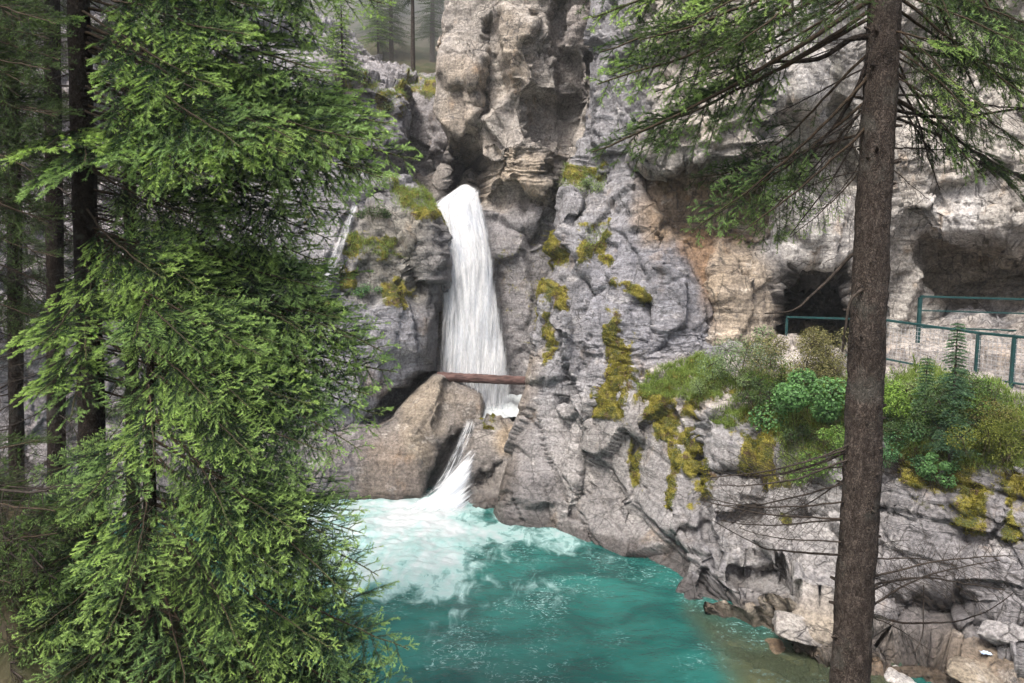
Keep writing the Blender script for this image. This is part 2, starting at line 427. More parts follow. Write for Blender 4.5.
featR = [
 # overhang of the pale block and the orange hollow under it
 ([(636,158),(700,172),(748,182),(760,200),(757,232),(700,238),(660,225),(640,196)], .95, 11),
 ([(640,90),(700,80),(760,96),(775,150),(740,166),(690,160),(650,148)], -.7, 10),
 ([(752,110),(800,95),(850,110),(860,190),(815,215),(778,180)], 1.1, 16),
 ([(790,60),(868,40),(900,70),(880,200),(850,250),(800,240),(770,235),(800,150)], -.2, 26),
 # tunnel mouth
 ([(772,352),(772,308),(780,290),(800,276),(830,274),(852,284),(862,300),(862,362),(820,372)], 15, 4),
 ([(770,285),(800,258),(850,256),(862,290),(800,292)], .7, 10),
 # overhang at the far right
 ([(925,240),(960,232),(1060,262),(1100,240),(1100,290),(1024,286),(985,308),(935,306),(922,280)], .85, 13),
 ([(925,200),(990,205),(1060,225),(1060,250),(980,232),(925,236)], -.5, 10),
 ([(868,60),(910,90),(925,200),(922,330),(872,340),(880,250)], -.35, 14),
 # pale panel right of the orange streak
 ([(712,258),(768,262),(770,345),(712,345)], -.35, 4),
 # ribs and slots of the lower face
 ([(596,400),(606,400),(584,520),(572,520)], .35, 4),
 ([(583,418),(602,416),(600,430),(586,428)], .9, 4),
 ([(634,430),(646,420),(640,500),(632,520)], .35, 9),
 ([(694,420),(704,410),(712,560),(700,590)], .5, 5),
 ([(676,535),(704,530),(702,548),(682,546)], .4, 6),
 ([(628,388),(648,392),(646,404),(630,402)], .5, 4),
 ([(528,385),(560,384),(566,400),(540,398)], .35, 4),
 ([(510,470),(545,470),(550,500),(505,505)], -.3, 14),
 ([(712,470),(860,455),(862,468),(712,484)], .45, 5),
 ([(716,516),(900,500),(900,512),(716,528)], .5, 5),
 ([(722,560),(880,580),(880,592),(722,572)], .5, 6),
 ([(740,500),(760,500),(764,600),(748,600)], .2, 6),
 # shelf of pale slabs at the water
 ([(706,596),(760,600),(880,628),(880,664),(812,668),(740,640),(704,622)], -.35, 8),
 ([(716,622),(880,664),(900,676),(880,684),(780,652),(712,630)], .3, 4),
 # dark clefts under the right plants
 ([(946,520),(972,505),(985,600),(962,650),(940,600)], 1.3, 14),
 ([(880,600),(960,590),(1000,640),(960,650),(880,632)], .9, 14),
 ([(985,560),(1040,540),(1040,630),(1000,620)], -.5, 12),
 ([(985,600),(1024,610),(1024,655),(985,640)], -.3, 6),
 ([(880,632),(930,640),(1040,668),(1060,720),(870,720)], -.9, 16),
 # cracks, upper part
 ([(645,150),(650,150),(662,345),(650,345)], .25, 5),
 ([(583,160),(596,160),(560,330),(548,330)], .3, 6),
]
tintR = [
 ([(480,380),(545,350),(530,420),(500,520),(470,520)], (.32,.25,.17), .8, 14),
 ([(500,410),(700,400),(700,620),(500,540)], (.36,.345,.34), .7, 30),
 ([(560,410),(660,400),(640,540),(560,530)], (.40,.385,.37), .6, 25),
 ([(590,250),(720,180),(720,350),(640,380),(580,360)], BLU, .8, 22),
 ([(640,160),(770,180),(765,245),(640,240)], (.29,.205,.12), .9, 10),
 ([(690,225),(770,238),(715,330),(700,300),(680,250)], (.34,.20,.09), .8, 9),
 ([(712,240),(770,250),(772,350),(712,350)], (.50,.42,.32), .9, 6),
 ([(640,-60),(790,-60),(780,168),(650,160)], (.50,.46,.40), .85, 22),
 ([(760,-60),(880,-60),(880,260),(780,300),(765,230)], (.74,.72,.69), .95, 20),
 ([(752,105),(800,95),(830,130),(820,205),(778,180)], (.22,.21,.17), .9, 9),
 ([(820,50),(850,55),(870,190),(838,190)], (.26,.25,.19), .7, 14),
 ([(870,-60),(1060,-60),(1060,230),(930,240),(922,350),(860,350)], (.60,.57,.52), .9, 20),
 ([(930,180),(985,175),(985,235),(935,235)], (.74,.73,.73), .8, 12),
 ([(925,238),(1100,238),(1100,300),(925,308)], (.38,.32,.24), .9, 10),
 ([(770,262),(862,262),(862,372),(770,372)], (.05,.045,.04), .98, 6),  # tunnel darkness painted into the rock colour
 ([(640,372),(900,345),(1060,300),(1060,400),(900,450),(640,410)], (.50,.46,.42), .85, 8),
 ([(715,440),(900,480),(900,620),(715,600)], (.43,.42,.415), .8, 24),
 ([(705,590),(900,630),(900,690),(705,630)], (.50,.43,.33), .85, 8),
 ([(715,625),(880,668),(880,690),(705,640)], (.36,.25,.13), .8, 6),
 ([(870,480),(1060,480),(1060,640),(870,640)], (.30,.29,.30), .7, 20),
 ([(890,640),(1040,655),(1040,720),(880,700)], (.33,.25,.16), .8, 10),
]
mossR = [
 ([(552,240),(575,235),(572,268),(552,275)], 1, 4), ([(545,290),(572,285),(570,310),(556,316),(556,360),(545,360)], 1, 4),
 ([(585,228),(618,228),(610,250),(588,262)], .9, 4), ([(595,250),(622,262),(618,274),(596,266)], 1, 4),
 ([(616,280),(648,292),(650,306),(620,296)], 1, 4), ([(612,310),(634,325),(636,400),(600,395),(614,350)], .85, 9),
 ([(548,350),(560,340),(556,366),(546,368)], 1, 4),
 ([(602,384),(634,380),(630,424),(604,418)], 1, 5), ([(628,420),(640,430),(642,492),(634,492)], .9, 5),
 ([(646,400),(700,402),(706,430),(690,440),(648,436)], 1.1, 7), ([(665,430),(684,440),(680,510),(668,512)], 1, 6),
 ([(684,440),(708,430),(712,500),(694,512)], 1, 6), ([(724,425),(770,430),(778,475),(740,470)], .9, 8),
 ([(760,482),(790,484),(788,498),(762,498)], .9, 5), ([(764,512),(790,512),(788,528),(766,526)], 1, 4),
 ([(915,495),(960,500),(960,530),(930,522)], .8, 7), ([(950,480),(990,480),(985,530),(955,525)], .8, 7),
 ([(1005,490),(1050,500),(1050,550),(1005,545)], .8, 7), ([(640,375),(700,372),(720,410),(640,408)], .9, 6),
 ([(700,385),(1050,440),(1050,500),(880,480),(740,440)], .75, 12), ([(578,165),(596,165),(590,185),(576,188)], .9, 4),
]
wetR = [
 ([(490,380),(530,370),(540,500),(500,530),(480,520)], .25, 12), ([(497,455),(520,458),(520,510),(495,510)], .75, 5),
 ([(520,465),(560,470),(570,540),(515,520)], .55, 10),
 ([(880,600),(1000,590),(1000,650),(880,650)], .6, 12), ([(945,490),(975,490),(985,610),(950,620)], .6, 8),
 ([(590,420),(640,420),(610,560),(560,530)], .25, 20),
]
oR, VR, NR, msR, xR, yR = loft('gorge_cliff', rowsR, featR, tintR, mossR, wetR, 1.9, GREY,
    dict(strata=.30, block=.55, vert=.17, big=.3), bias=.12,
    calm=[([(480,340),(580,340),(572,420),(560,540),(480,540)], 1.0, 8), ([(495,395),(640,395),(700,430),(712,600),(640,580),(500,525)], .95, 14), ([(600,250),(660,240),(715,260),(715,345),(650,350),(600,330)], .6, 14),
          ([(712,258),(768,262),(770,345),(712,345)], .6, 8), ([(770,-60),(880,-60),(880,260),(775,240)], .7, 20), ([(880,490),(1000,500),(960,590),(880,590)], .6, 12), ([(690,440),(880,480),(880,640),(700,610)], .6, 14)])

# ---- tan cliff right behind the falls
def colY(px, Ys, ys): return [(x, y, Y) for x, y, Y in zip(px, ys, Ys)]
ysB = [-320, -200, -60, 60, 110, 150, 190, 250, 310, 375, 430, 480]
cB = [
 ([470,470,470,470,470,480,400,400,400,400,400,400], [40,38,38,38,38,38,33,32,31.5,31,31,31]),
 ([437,437,437,437,439,450,440,430,430,430,430,430], [45,30.5,30.5,30.3,30.3,30.3,31.0,31,30.2,30,29.5,29.5]),
 ([470,470,470,468,468,472,472,472,472,476,478,478], [45,29.5,29.5,29.3,29.2,29.1,29.7,29.5,29.0,28.8,28.5,28.5]),
 ([505,505,505,505,505,505,505,505,508,512,512,512], [45,28.5,28.5,28.4,28.3,28,28.1,28.2,28,27.8,27.8,27.8]),
 ([545,545,545,545,545,545,545,545,545,545,545,545], [45,28,28,27.8,27.8,27.8,27.8,27.8,27.6,27.5,27.5,27.5]),
 ([585]*12, [45,28.2,28.2,28.2,28.2,28.4,28.4,28.2,28,28,28,28]),
 ([650]*12, [46,29,29,29,29,29.5,29.5,29,29,29,29,29]),
]
rowsB = [[(c[0][r], ysB[r], c[1][r]) for c in cB] for r in range(12)]
featB = [
 ([(526,100),(560,97),(582,108),(586,150),(578,215),(556,208),(546,160),(530,130)], 1.3, 9),
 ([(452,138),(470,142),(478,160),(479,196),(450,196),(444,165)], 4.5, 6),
 ([(474,140),(540,135),(548,190),(480,190)], -.8, 14),
 ([(480,195),(580,205),(580,216),(480,205)], .45, 5), ([(480,222),(575,238),(572,246),(480,232)], .4, 4),
 ([(478,20),(500,10),(505,120),(480,120)], .8, 10), ([(500,15),(540,20),(530,100),(505,90)], -.7, 10),
 ([(437,40),(475,55),(470,85),(440,80)], -.5, 7),
 ([(545,-10),(560,-10),(585,100),(570,110)], .8, 9), ([(565,20),(582,10),(600,100),(585,120)], -.6, 9),
 ([(440,255),(500,260),(500,380),(440,380)], .3, 12),
]
tintB = [
 ([(430,-60),(600,-60),(600,200),(440,200)], (.50,.465,.42), .9, 20),
 ([(440,60),(480,60),(478,150),(440,145)], (.42,.36,.29), .8, 8),
 ([(500,20),(535,30),(530,95),(500,95)], (.50,.43,.34), .8, 10),
 ([(470,150),(545,150),(540,200),(475,195)], (.50,.42,.32), .9, 10),
 ([(550,0),(600,0),(600,100),(560,100)], (.34,.31,.29), .85, 12),
 ([(526,105),(586,105),(580,215),(550,210)], (.27,.25,.23), .8, 8),
 ([(470,210),(600,210),(590,400),(500,400)], (.33,.325,.34), .85, 14),
 ([(440,150),(478,150),(478,192),(440,192)], (.10,.095,.10), .95, 6),  # shade of the crevice above the fall, painted into the tint
]
wetB = [([(470,230),(530,240),(540,400),(490,400)], .35, 16)]
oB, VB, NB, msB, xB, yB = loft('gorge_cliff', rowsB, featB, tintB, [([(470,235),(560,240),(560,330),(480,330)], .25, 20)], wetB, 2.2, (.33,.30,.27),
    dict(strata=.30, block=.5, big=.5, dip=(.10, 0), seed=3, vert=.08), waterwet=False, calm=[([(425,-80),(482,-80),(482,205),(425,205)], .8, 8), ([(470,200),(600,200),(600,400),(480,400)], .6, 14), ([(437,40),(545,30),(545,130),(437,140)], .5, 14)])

# ---- left cliff: the upper wall and the bulging wall in front of it
ysC = [-20, 30, 48, 70, 100, 130, 160, 190, 230, 280, 340]
cC = [
 ([-700]*11, [20,14,13.8,13.5,13.5,13.5,13.5,13.5,13.5,13.5,13.5], [-420,-330,-300,-200,-120,-60,0,80,160,280,400]),
 ([-320]*11, [24,19,18.8,18.5,18.5,18.5,18.5,18.5,18.5,18.5,18.5], [-360,-300,-270,-180,-100,-40,20,90,170,280,400]),
 ([-60]*11, [32,25,24,23,23,23,23,23,22.5,22.5,22.5], [-320,-240,-200,-120,-60,0,50,110,180,280,400]),
 ([130]*11, [38,28,27,26,25.5,25.5,25.5,25.5,25,25,25], [-160,-110,-90,-40,10,60,100,150,210,280,400]),
 ([250]*11, [44,29,28,27.5,27,27,27,26.6,26.2,26,26], [-10,10,25,50,80,110,150,185,230,280,400]),
 ([320]*11, [44,31,29,28,27.8,27.8,27.6,27.4,27,26.6,26.6], [20,48,58,76,102,130,160,190,230,280,400]),
 ([365]*11, [44,31.5,30,29,28.6,28.4,28,27.8,27.6,27.4,27.4], [50,70,78,90,108,132,160,192,230,280,400]),
 ([400,400,402,404,404,402,398,395,395,395,395], [44,32.5,31,30.2,30,29.6,29.4,29,28.8,28.6,28.6], [66,84,90,98,112,134,160,192,230,280,400]),
 ([425,425,425,425,425,425,425,425,425,425,425], [44,38,37,36,36,36,36,36,36,36,36], [66,86,92,100,112,134,160,192,230,280,400]),
]
rowsC = [[(c[0][r], c[2][r], c[1][r]) for c in cC] for r in range(11)]
featC = [([(290,70),(400,110),(402,122),(300,90)], .5, 6), ([(310,118),(400,140),(402,160),(330,146)], -.6, 8),
         ([(345,165),(405,170),(400,185),(340,185)], .5, 8), ([(270,140),(330,150),(330,165),(270,160)], .5, 6)]
tintC = [([(280,40),(410,60),(410,100),(290,90)], (.36,.35,.37), .8, 10), ([(310,85),(360,90),(350,120),(300,110)], (.40,.32,.26), .7, 8),
         ([(340,115),(410,115),(405,165),(350,165)], (.20,.195,.21), .8, 8), ([(-800,-400),(240,-400),(240,440),(-800,440)], (.38,.355,.36), .9, 20)]
oC, VC, NC, msC, xC, yC = loft('gorge_cliff', rowsC, featC, tintC,
    [([(370,92),(402,96),(400,112),(372,108)], .9, 5), ([(380,185),(410,190),(410,215),(380,205)], .8, 6), ([(330,80),(410,84),(410,92),(330,88)], .8, 4)], [], 2.6, GREY,
    dict(strata=.40, block=.5, big=.4, dip=(-.16, 0), seed=8), waterwet=False)

ysD = [160, 185, 198, 215, 245, 285, 330, 375, 415, 460, 510, 560]
cD = [
 ([-700]*12, [20,14,12,11.5,11.5,11.5,11.5,11.5,11.5,11.5,11.5,11.5], [120,180,240,300,360,420,480,560,640,740,860,900]),
 ([-200]*12, [26,20,18,17.5,17,17,17,17,17,17,17,17], [130,170,200,240,280,330,380,430,480,540,600,660]),
 ([60]*12, [30,25,22.5,21.8,21.5,21.2,21,21,20.8,20.6,20.4,20.2], [150,180,200,225,260,300,340,380,420,460,520,570]),
 ([220]*12, [30,26.5,24.5,24,23.8,23.6,23.4,23.2,23,22.8,22.5,22.3], [158,182,198,220,250,290,330,375,415,460,515,560]),
 ([300]*12, [31,27,25.4,25,24.6,24.3,24,23.8,23.6,23.5,23.4,23.3], [172,190,205,225,255,295,335,378,415,460,512,560]),
 ([360]*12, [31,28,26.6,26,25.3,25,24.8,24.5,24.4,24.4,24.4,24.4], [170,186,200,222,252,290,332,376,415,460,512,560]),
 ([405,405,408,412,415,415,412,405,400,400,400,400], [32,28.4,27.4,26.8,26.3,26,25.8,25.6,25.8,26,26,26], [172,184,196,216,248,288,332,374,415,460,512,560]),
 ([415,417,422,431,438,440,441,438,434,434,434,434], [32,28.8,28,27.4,27,26.8,26.8,26.9,27,27,27,27], [176,190,204,226,252,290,335,376,415,460,512,560]),
 ([420,422,426,434,432,430,428,424,424,424,424,424], [33,32,32,31.5,31.5,31,31,31,31,31,31,31], [178,192,206,228,252,290,335,376,415,460,512,560]),
]
rowsD = [[(c[0][r], c[2][r], c[1][r]) for c in cD] for r in range(12)]
featD = [
 ([(400,255),(410,250),(420,280),(412,292),(403,272)], 1.2, 4),
 ([(374,420),(380,396),(400,386),(440,374),(470,400),(470,430),(400,432)], 1.6, 8),
 ([(250,436),(395,430),(460,424),(460,520),(250,520)], 1.3, 12),
 ([(318,210),(352,200),(335,300),(312,290)], -.25, 6), ([(352,205),(360,210),(345,300),(337,300)], .45, 6),
 ([(360,300),(440,310),(445,360),(380,360)], -.3, 20),
 ([(345,178),(382,186),(378,215),(345,205)], .7, 8),
]
tintD = [([(340,200),(358,205),(325,300),(312,290)], (.55,.54,.55), .8, 6), ([(280,310),(450,310),(440,400),(370,430),(300,420)], (.33,.33,.36), .85, 18),
         ([(420,230),(448,240),(448,380),(420,380)], (.20,.20,.21), .8, 10), ([(360,200),(430,200),(420,300),(350,300)], (.24,.225,.18), .8, 14),
         ([(-800,100),(230,100),(230,560),(-800,560)], (.38,.355,.36), .9, 20),
         ([(374,420),(400,386),(440,376),(460,430),(400,432)], (.18,.15,.12), .8, 8)]
mossD = [([(392,188),(425,190),(440,215),(444,238),(425,225),(400,215)], .9, 5), ([(345,228),(400,235),(400,262),(350,258)], .85, 7),
         ([(340,262),(362,262),(358,290),(338,292)], .9, 5), ([(378,280),(410,285),(408,312),(380,310)], .6, 7), ([(318,310),(345,310),(335,325),(318,320)], .9, 4),
         ([(300,205),(318,205),(315,225),(300,225)], .7, 6)]
wetD = [([(430,250),(450,250),(450,376),(425,376)], .6, 8), ([(374,425),(400,388),(445,378),(440,400),(405,425)], .6, 6)]
oD, VD, ND, msD, xD, yD = loft('gorge_cliff', rowsD, featD, tintD, mossD, wetD, 2.0, GREY,
    dict(strata=.22, block=.45, vert=.08, big=.3, seed=14), waterwet=False, calm=[([(280,300),(450,300),(450,440),(280,440)], .8, 16)])

# ---- smooth tan rock between the pool and the falls
ysE = [350, 372, 388, 404, 424, 450, 480, 512, 560]
cE = [
 ([150]*9, [26,22.0,21.8,21.6,21.4,21.3,21.2,21.1,21.0], [400,408,414,422,440,466,500,530,580]),
 ([330]*9, [27,24.0,23.7,23.5,23.3,23.1,23.0,22.9,22.9], [424,428,432,440,450,464,484,510,560]),
 ([352]*9, [27,24.2,23.9,23.6,23.4,23.2,23.1,23.0,23.0], [422,426,430,438,450,464,484,508,560]),
 ([385]*9, [28,25.0,24.6,24.2,23.8,23.5,23.2,23.0,22.9], [412,420,426,432,444,460,482,510,560]),
 ([412]*9, [29,26.0,25.3,24.7,24.1,23.8,23.5,23.3,23.2], [388,394,402,412,430,452,480,511,560]),
 ([436]*9, [29,26.0,25.4,24.9,24.4,24.1,23.8,23.6,23.5], [366,374,386,402,424,450,480,511,560]),
 ([455]*9, [29,26.0,25.5,25.1,24.7,24.5,24.3,24.1,24.0], [372,380,390,404,424,450,480,511,560]),
 ([474,474,474,474,474,474,474,474,474], [29,25.9,25.3,25.1,25.0,24.9,24.8,24.7,24.6], [384,390,396,406,424,450,480,511,560]),
 ([482,482,483,484,484,484,484,484,484], [29,26.2,25.6,25.3,25.2,25.2,25.2,25.2,25.2], [388,394,400,410,428,450,480,511,560]),
 ([486,486,487,488,488,488,488,488,488], [29,28,28,28,28,28,28,28,28], [390,396,402,412,428,450,480,511,560]),
]
rowsE = [[(c[0][r], c[2][r], c[1][r]) for c in cE] for r in range(9)]
featE = [([(448,378),(455,376),(458,415),(440,425)], .45, 8), ([(452,432),(476,430),(476,452),(462,482),(430,520),(405,520),(436,462)], .7, 9),
         ([(395,440),(425,430),(420,500),(395,500)], -.35, 20)]
tintE = [([(330,440),(400,430),(430,440),(420,520),(330,520)], (.27,.22,.18), .8, 14), ([(100,380),(372,415),(350,520),(100,560)], (.22,.21,.22), .8, 12), ([(400,400),(445,372),(452,400),(420,470),(405,450)], (.34,.29,.225), .9, 9),
         ([(440,430),(480,420),(470,500),(410,520)], (.19,.17,.155), .9, 8), ([(455,385),(490,385),(488,430),(460,425)], (.27,.235,.20), .85, 6)]
oE, VE, NE, msE, xE, yE = loft('water_worn_rock', rowsE, featE, tintE, [], [([(330,478),(470,470),(470,520),(330,520)], .45, 12), ([(440,425),(480,420),(470,500),(410,520)], .7, 8)], 1.9, (.23,.21,.19),
    dict(strata=.03, block=.22, big=.2, fine=.5, seed=20, vert=.03), calm=[([(-2000,-300),(1500,-300),(1500,1600),(-2000,1600)], 1.0, 5)])

# ---- layered rock rib between the lower fall and the right wall
ysF = [432, 418, 430, 450, 475, 500, 514, 560]
cF = [
 ([478,476,474,472,470,468,466,466], [28,26.4,26.2,26,26,26,26,26]),
 ([480,476,474,472,468,464,462,462], [27,25.0,24.3,23.8,23.4,23.0,22.6,22.5]),
 ([492,492,492,490,486,484,482,482], [27,25.0,24.2,23.6,23.1,22.7,22.35,22.3]),
 ([510,510,510,508,504,500,498,498], [27,25.0,24.2,23.6,23.1,22.7,22.35,22.3]),
 ([545,540,535,530,525,520,520,520], [27,25.2,24.6,24.0,23.6,23.4,23,22.9]),
]
cF[3][0][0] = 520; rowsF = [[(c[0][r], ysF[r], c[1][r]) for c in cF] for r in range(8)]
featF = [([(484,470),(500,468),(500,482),(486,486)], .5, 4), ([(470,500),(505,500),(505,510),(470,510)], -.2, 5)]
oF, VF, NF, msF, xF, yF = loft('gorge_cliff', rowsF, featF, [([(500,418),(520,418),(515,460),(500,460)], (.42,.33,.22), .8, 6)],
    [([(482,416),(496,416),(494,424),(484,424)], .8, 4)], [([(468,450),(500,450),(500,516),(465,516)], .4, 10)], 1.9, (.27,.25,.23),
    dict(strata=.30, block=.3, big=.12, seed=25), calm=[([(497,350),(580,350),(580,600),(497,600)], 1.0, 4)])

# ---- grey slabs behind the falls and the wooded slope above them
ysG = [78, 86, 100, 130, 160, 200, 240]
cG = [([380]*7, [40,36,35,34.5,34.2,34,34]), ([410]*7, [40,36,34.5,34,33.6,33.4,33.4]), ([435]*7, [40,36,34,33.4,33,32.8,32.8]),
      ([460]*7, [40,36.5,34.5,33.4,33,32.6,32.6]), ([500]*7, [42,38,36,35,34,34,34]), ([560]*7, [44,40,38,37,36,36,36])]
rowsG = [[(c[0][r], ysG[r], c[1][r]) for c in cG] for r in range(7)]
featG = [([(405,150),(430,160),(470,185),(470,195),(405,170)], .5, 6), ([(405,110),(440,130),(455,160),(405,140)], -.4, 8), ([(444,145),(478,150),(480,196),(450,190)], 4.5, 6)]
oG, VG, NG, msG, xG, yG = loft('gorge_cliff', rowsG, featG, [([(405,90),(450,95),(455,170),(405,160)], (.34,.325,.33), .8, 10), ([(445,150),(480,150),(480,192),(450,192)], (.09,.085,.09), .95, 5)],  # last tint paints the crevice shade onto these slabs
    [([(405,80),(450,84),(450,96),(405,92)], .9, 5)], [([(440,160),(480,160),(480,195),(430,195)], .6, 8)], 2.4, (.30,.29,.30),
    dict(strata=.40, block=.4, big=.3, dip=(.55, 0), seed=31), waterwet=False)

def heightsheet(name, x0, x1, y0, y1, nx, ny, fz, mat, attrs=None):
    X, Y = np.meshgrid(np.linspace(x0, x1, nx), np.linspace(y0, y1, ny))
    Z = fz(X, Y)
    o = mesh_np(name, np.stack([X, Y, Z], -1).reshape(-1, 3), gridfaces(ny, nx)[:, ::-1], attrs, [mat])
    return tag(o, kind='structure')

def soil_mat():
    n = NT('forest_floor'); p = n.pos()
    c = n.mix(n.ramp(n.noise(p, 1.3, 6), .35, .6), (.035, .045, .018), (.075, .065, .04))
    c = n.mix(n.ramp(n.noise(p, .5, 5), .55, .7), c, (.09, .08, .07))
    return n.done(n.bsdf(c, .95, n.bump(n.noise(p, 6, 6), .6, .08), .1))
M_SOIL = soil_mat()
def zslope(X, Y):
    P = np.stack([X * .12, Y * .12, 0 * X], -1)
    base = 16.6 + np.maximum(Y - 36.5, 0) * .62 + np.maximum(np.abs(X + 4) - 5, 0) * .25
    return base + fbm(P, 5, 5) * 2.2 * sstep(Y, 38, 46)
heightsheet('wooded_slope', -70, 70, 36.2, 110, 160, 110, zslope, M_SOIL)
def zrim(X, Y):
    P = np.stack([X * .15, Y * .15, 0 * X], -1)
    return np.where(X > 0, 26.5, 25) + fbm(P, 4, 2) * 1.6
# near bank under the camera, below the view
def zbank(X, Y):
    P = np.stack([X * .5, Y * .5, 0 * X], -1)
    z = 6.4 - .66 * np.maximum(Y, 0) + .35 * fbm(P, 4, 15)
    z = np.where(X < -3, z + np.minimum((-3 - X) * .25, 2.0) * sstep(Y, 0, 4), z)
    z = z + 3.4 * sstep(-X, 2.7, 5.2) * sstep(Y, 4.5, 7.5) * (1 - sstep(Y, 10.2, 11.6)) * (1 + .12 * fbm(P * 2, 3, 4))
    return np.minimum(np.maximum(z, -1.2), 6.4)
heightsheet('near_bank', -16, 16, -14, 12, 200, 160, zbank, M_SOIL)
# gravel bed reaching under the water and out as the base ground
def zbed(X, Y):
    P = np.stack([X * .6, Y * .6, 0 * X], -1)
    return -.9 + .10 * fbm(P, 4, 25) + 0 * X
heightsheet('river_bed', -120, 120, -80, 140, 220, 220, zbed, simple_mat('river_bed_stones', (.10, .085, .06), (.26, .22, .16), 2.2, .8, .8, .1))

# ------------------------------------------------------------------ water
def water_mat():
    n = NT('turquoise_water'); p = n.pos()
    foam = n.attr('foam', True); sh = n.attr('shallow', True)
    big = n.noise(n.mapv(p, (.6, 1.0, 1)), .7, 4, .6, .6)
    c = n.mix(n.ramp(big, .35, .65), (.005, .056, .050), (.016, .115, .100))
    c = n.mix(sh, c, (.085, .105, .062))
    sw = n.noise(n.mapv(p, (1, 1.4, 1)), 1.5, 9, .66, 1.8)
    ridg = n.math('ABSOLUTE', n.math('SUBTRACT', sw, .5))
    thin = n.ramp(ridg, .0, .035, 1, 0)
    fine = n.noise(n.mapv(p, (1, 1.6, 1)), 9, 6, .7)
    sp_ = n.noise(n.mapv(p, (1, 1, 1)), .5, 4, .6)
    thin = n.math('MULTIPLY', thin, n.ramp(fine, .42, .62))
    thin = n.math('MULTIPLY', thin, n.ramp(sp_, .44, .62))
    streak = n.noise(n.mapv(p, (1, .5, 1)), 2.2, 7, .62, .7)
    fm = n.ramp(n.math('ADD', foam, n.math('MULTIPLY', n.math('SUBTRACT', streak, .5), 1.3)), .12, 1.25)
    fm = n.math('MAXIMUM', fm, n.math('MULTIPLY', thin, .38))
    col = n.mix(n.ramp(fm, 0, .35), c, (.23, .37, .36)); col = n.mix(n.ramp(fm, .25, 1), col, (.38, .41, .425))
    h = n.math('ADD', n.noise(n.mapv(p, (1, 1.7, 1)), 3.2, 5, .6, .5), n.math('MULTIPLY', n.noise(n.mapv(p, (1, 1.5, 1)), 11, 3, .6), .35))
    b = n.bump(h, .34, .10)
    bs = n.bsdf(col, n.math('ADD', n.math('MULTIPLY', fm, .6), .09), b, .5)
    tr = n.n('ShaderNodeBsdfTransparent'); tr.inputs[0].default_value = (.72, .78, .62, 1)
    mx = n.n('ShaderNodeMixShader'); n.l(n.math('MULTIPLY', sh, n.math('SUBTRACT', .55, n.math('MULTIPLY', fm, .5))), mx.inputs[0]); n.l(bs, mx.inputs[1]); n.l(tr.outputs[0], mx.inputs[2])
    return n.done(mx.outputs[0])
nx, ny = 520, 420
X, Y = np.meshgrid(np.linspace(-14, 12, nx), np.linspace(6, 27, ny))
Pw = np.stack([X, Y, 0 * X], -1)
qx, qy = proj(Pw)
wx = fbm(Pw * .8, 4, 51) * 30; wy = fbm(Pw * .8 + 9, 4, 52) * 18
foam = sstep(sdpoly(qx + wx * 1.5, qy + wy * 1.2, [(250,505),(400,498),(462,506),(505,524),(500,548),(455,580),(400,592),(250,580)]), -48, 50)
foam = np.maximum(foam, .38 * sstep(sdpoly(qx + wx, qy + wy, [(400,500),(560,520),(640,556),(600,562),(500,540)]), -14, 12))
foam = np.maximum(foam, .26 * sstep(sdpoly(qx + wx, qy + wy, [(440,600),(540,560),(575,590),(540,610),(430,650),(400,683)]), -25, 16))
foam = np.maximum(foam, 1.0 * sstep(sdpoly(qx + wx * .3, qy + wy * .3, [(380,496),(462,500),(470,514),(450,538),(380,540)]), -22, 20))
fx, fy = at(440, 508, wat(0, 508))[:2]
th_ = np.arctan2(Y - fy, X - fx); rd_ = np.hypot(X - fx, Y - fy)
rad_st = fbm(np.stack([th_ * 5.5, rd_ * .45, 0 * X], -1), 5, 91, .6)
ring = fbm(np.stack([th_ * 1.8 + rd_ * .35, rd_ * 1.5, 0 * X], -1), 4, 95, .6)
foam = foam * (1 + .9 * rad_st * sstep(rd_, 1.0, 3.5)) + .45 * np.clip(ring, 0, 1) * sstep(foam, .02, .4)
foam = np.minimum(np.clip(foam, 0, 1.15), .72 + .45 * (1 - sstep(rd_, 1.2, 3.4)))
core = sstep(sdpoly(qx, qy, [(330,505),(465,505),(470,560),(400,575),(330,560)]), -50, 30)
shal = sstep(sdpoly(qx + wx * .3, qy + wy * .3, [(690,610),(760,640),(900,640),(900,760),(740,760),(735,683),(722,650)]), -22, 22)
Z = .035 * fbm(Pw * np.array([1.6, 2.4, 1]), 4, 71) + core * .22 * np.abs(fbm(Pw * np.array([1.1, 1.5, 1]), 4, 72)) + core * .08
wob = mesh_np('pool_water', np.stack([X, Y, Z], -1).reshape(-1, 3), gridfaces(ny, nx)[:, ::-1], {'foam': foam.ravel(), 'shallow': shal.ravel()}, [water_mat()])
tag(wob, kind='structure')

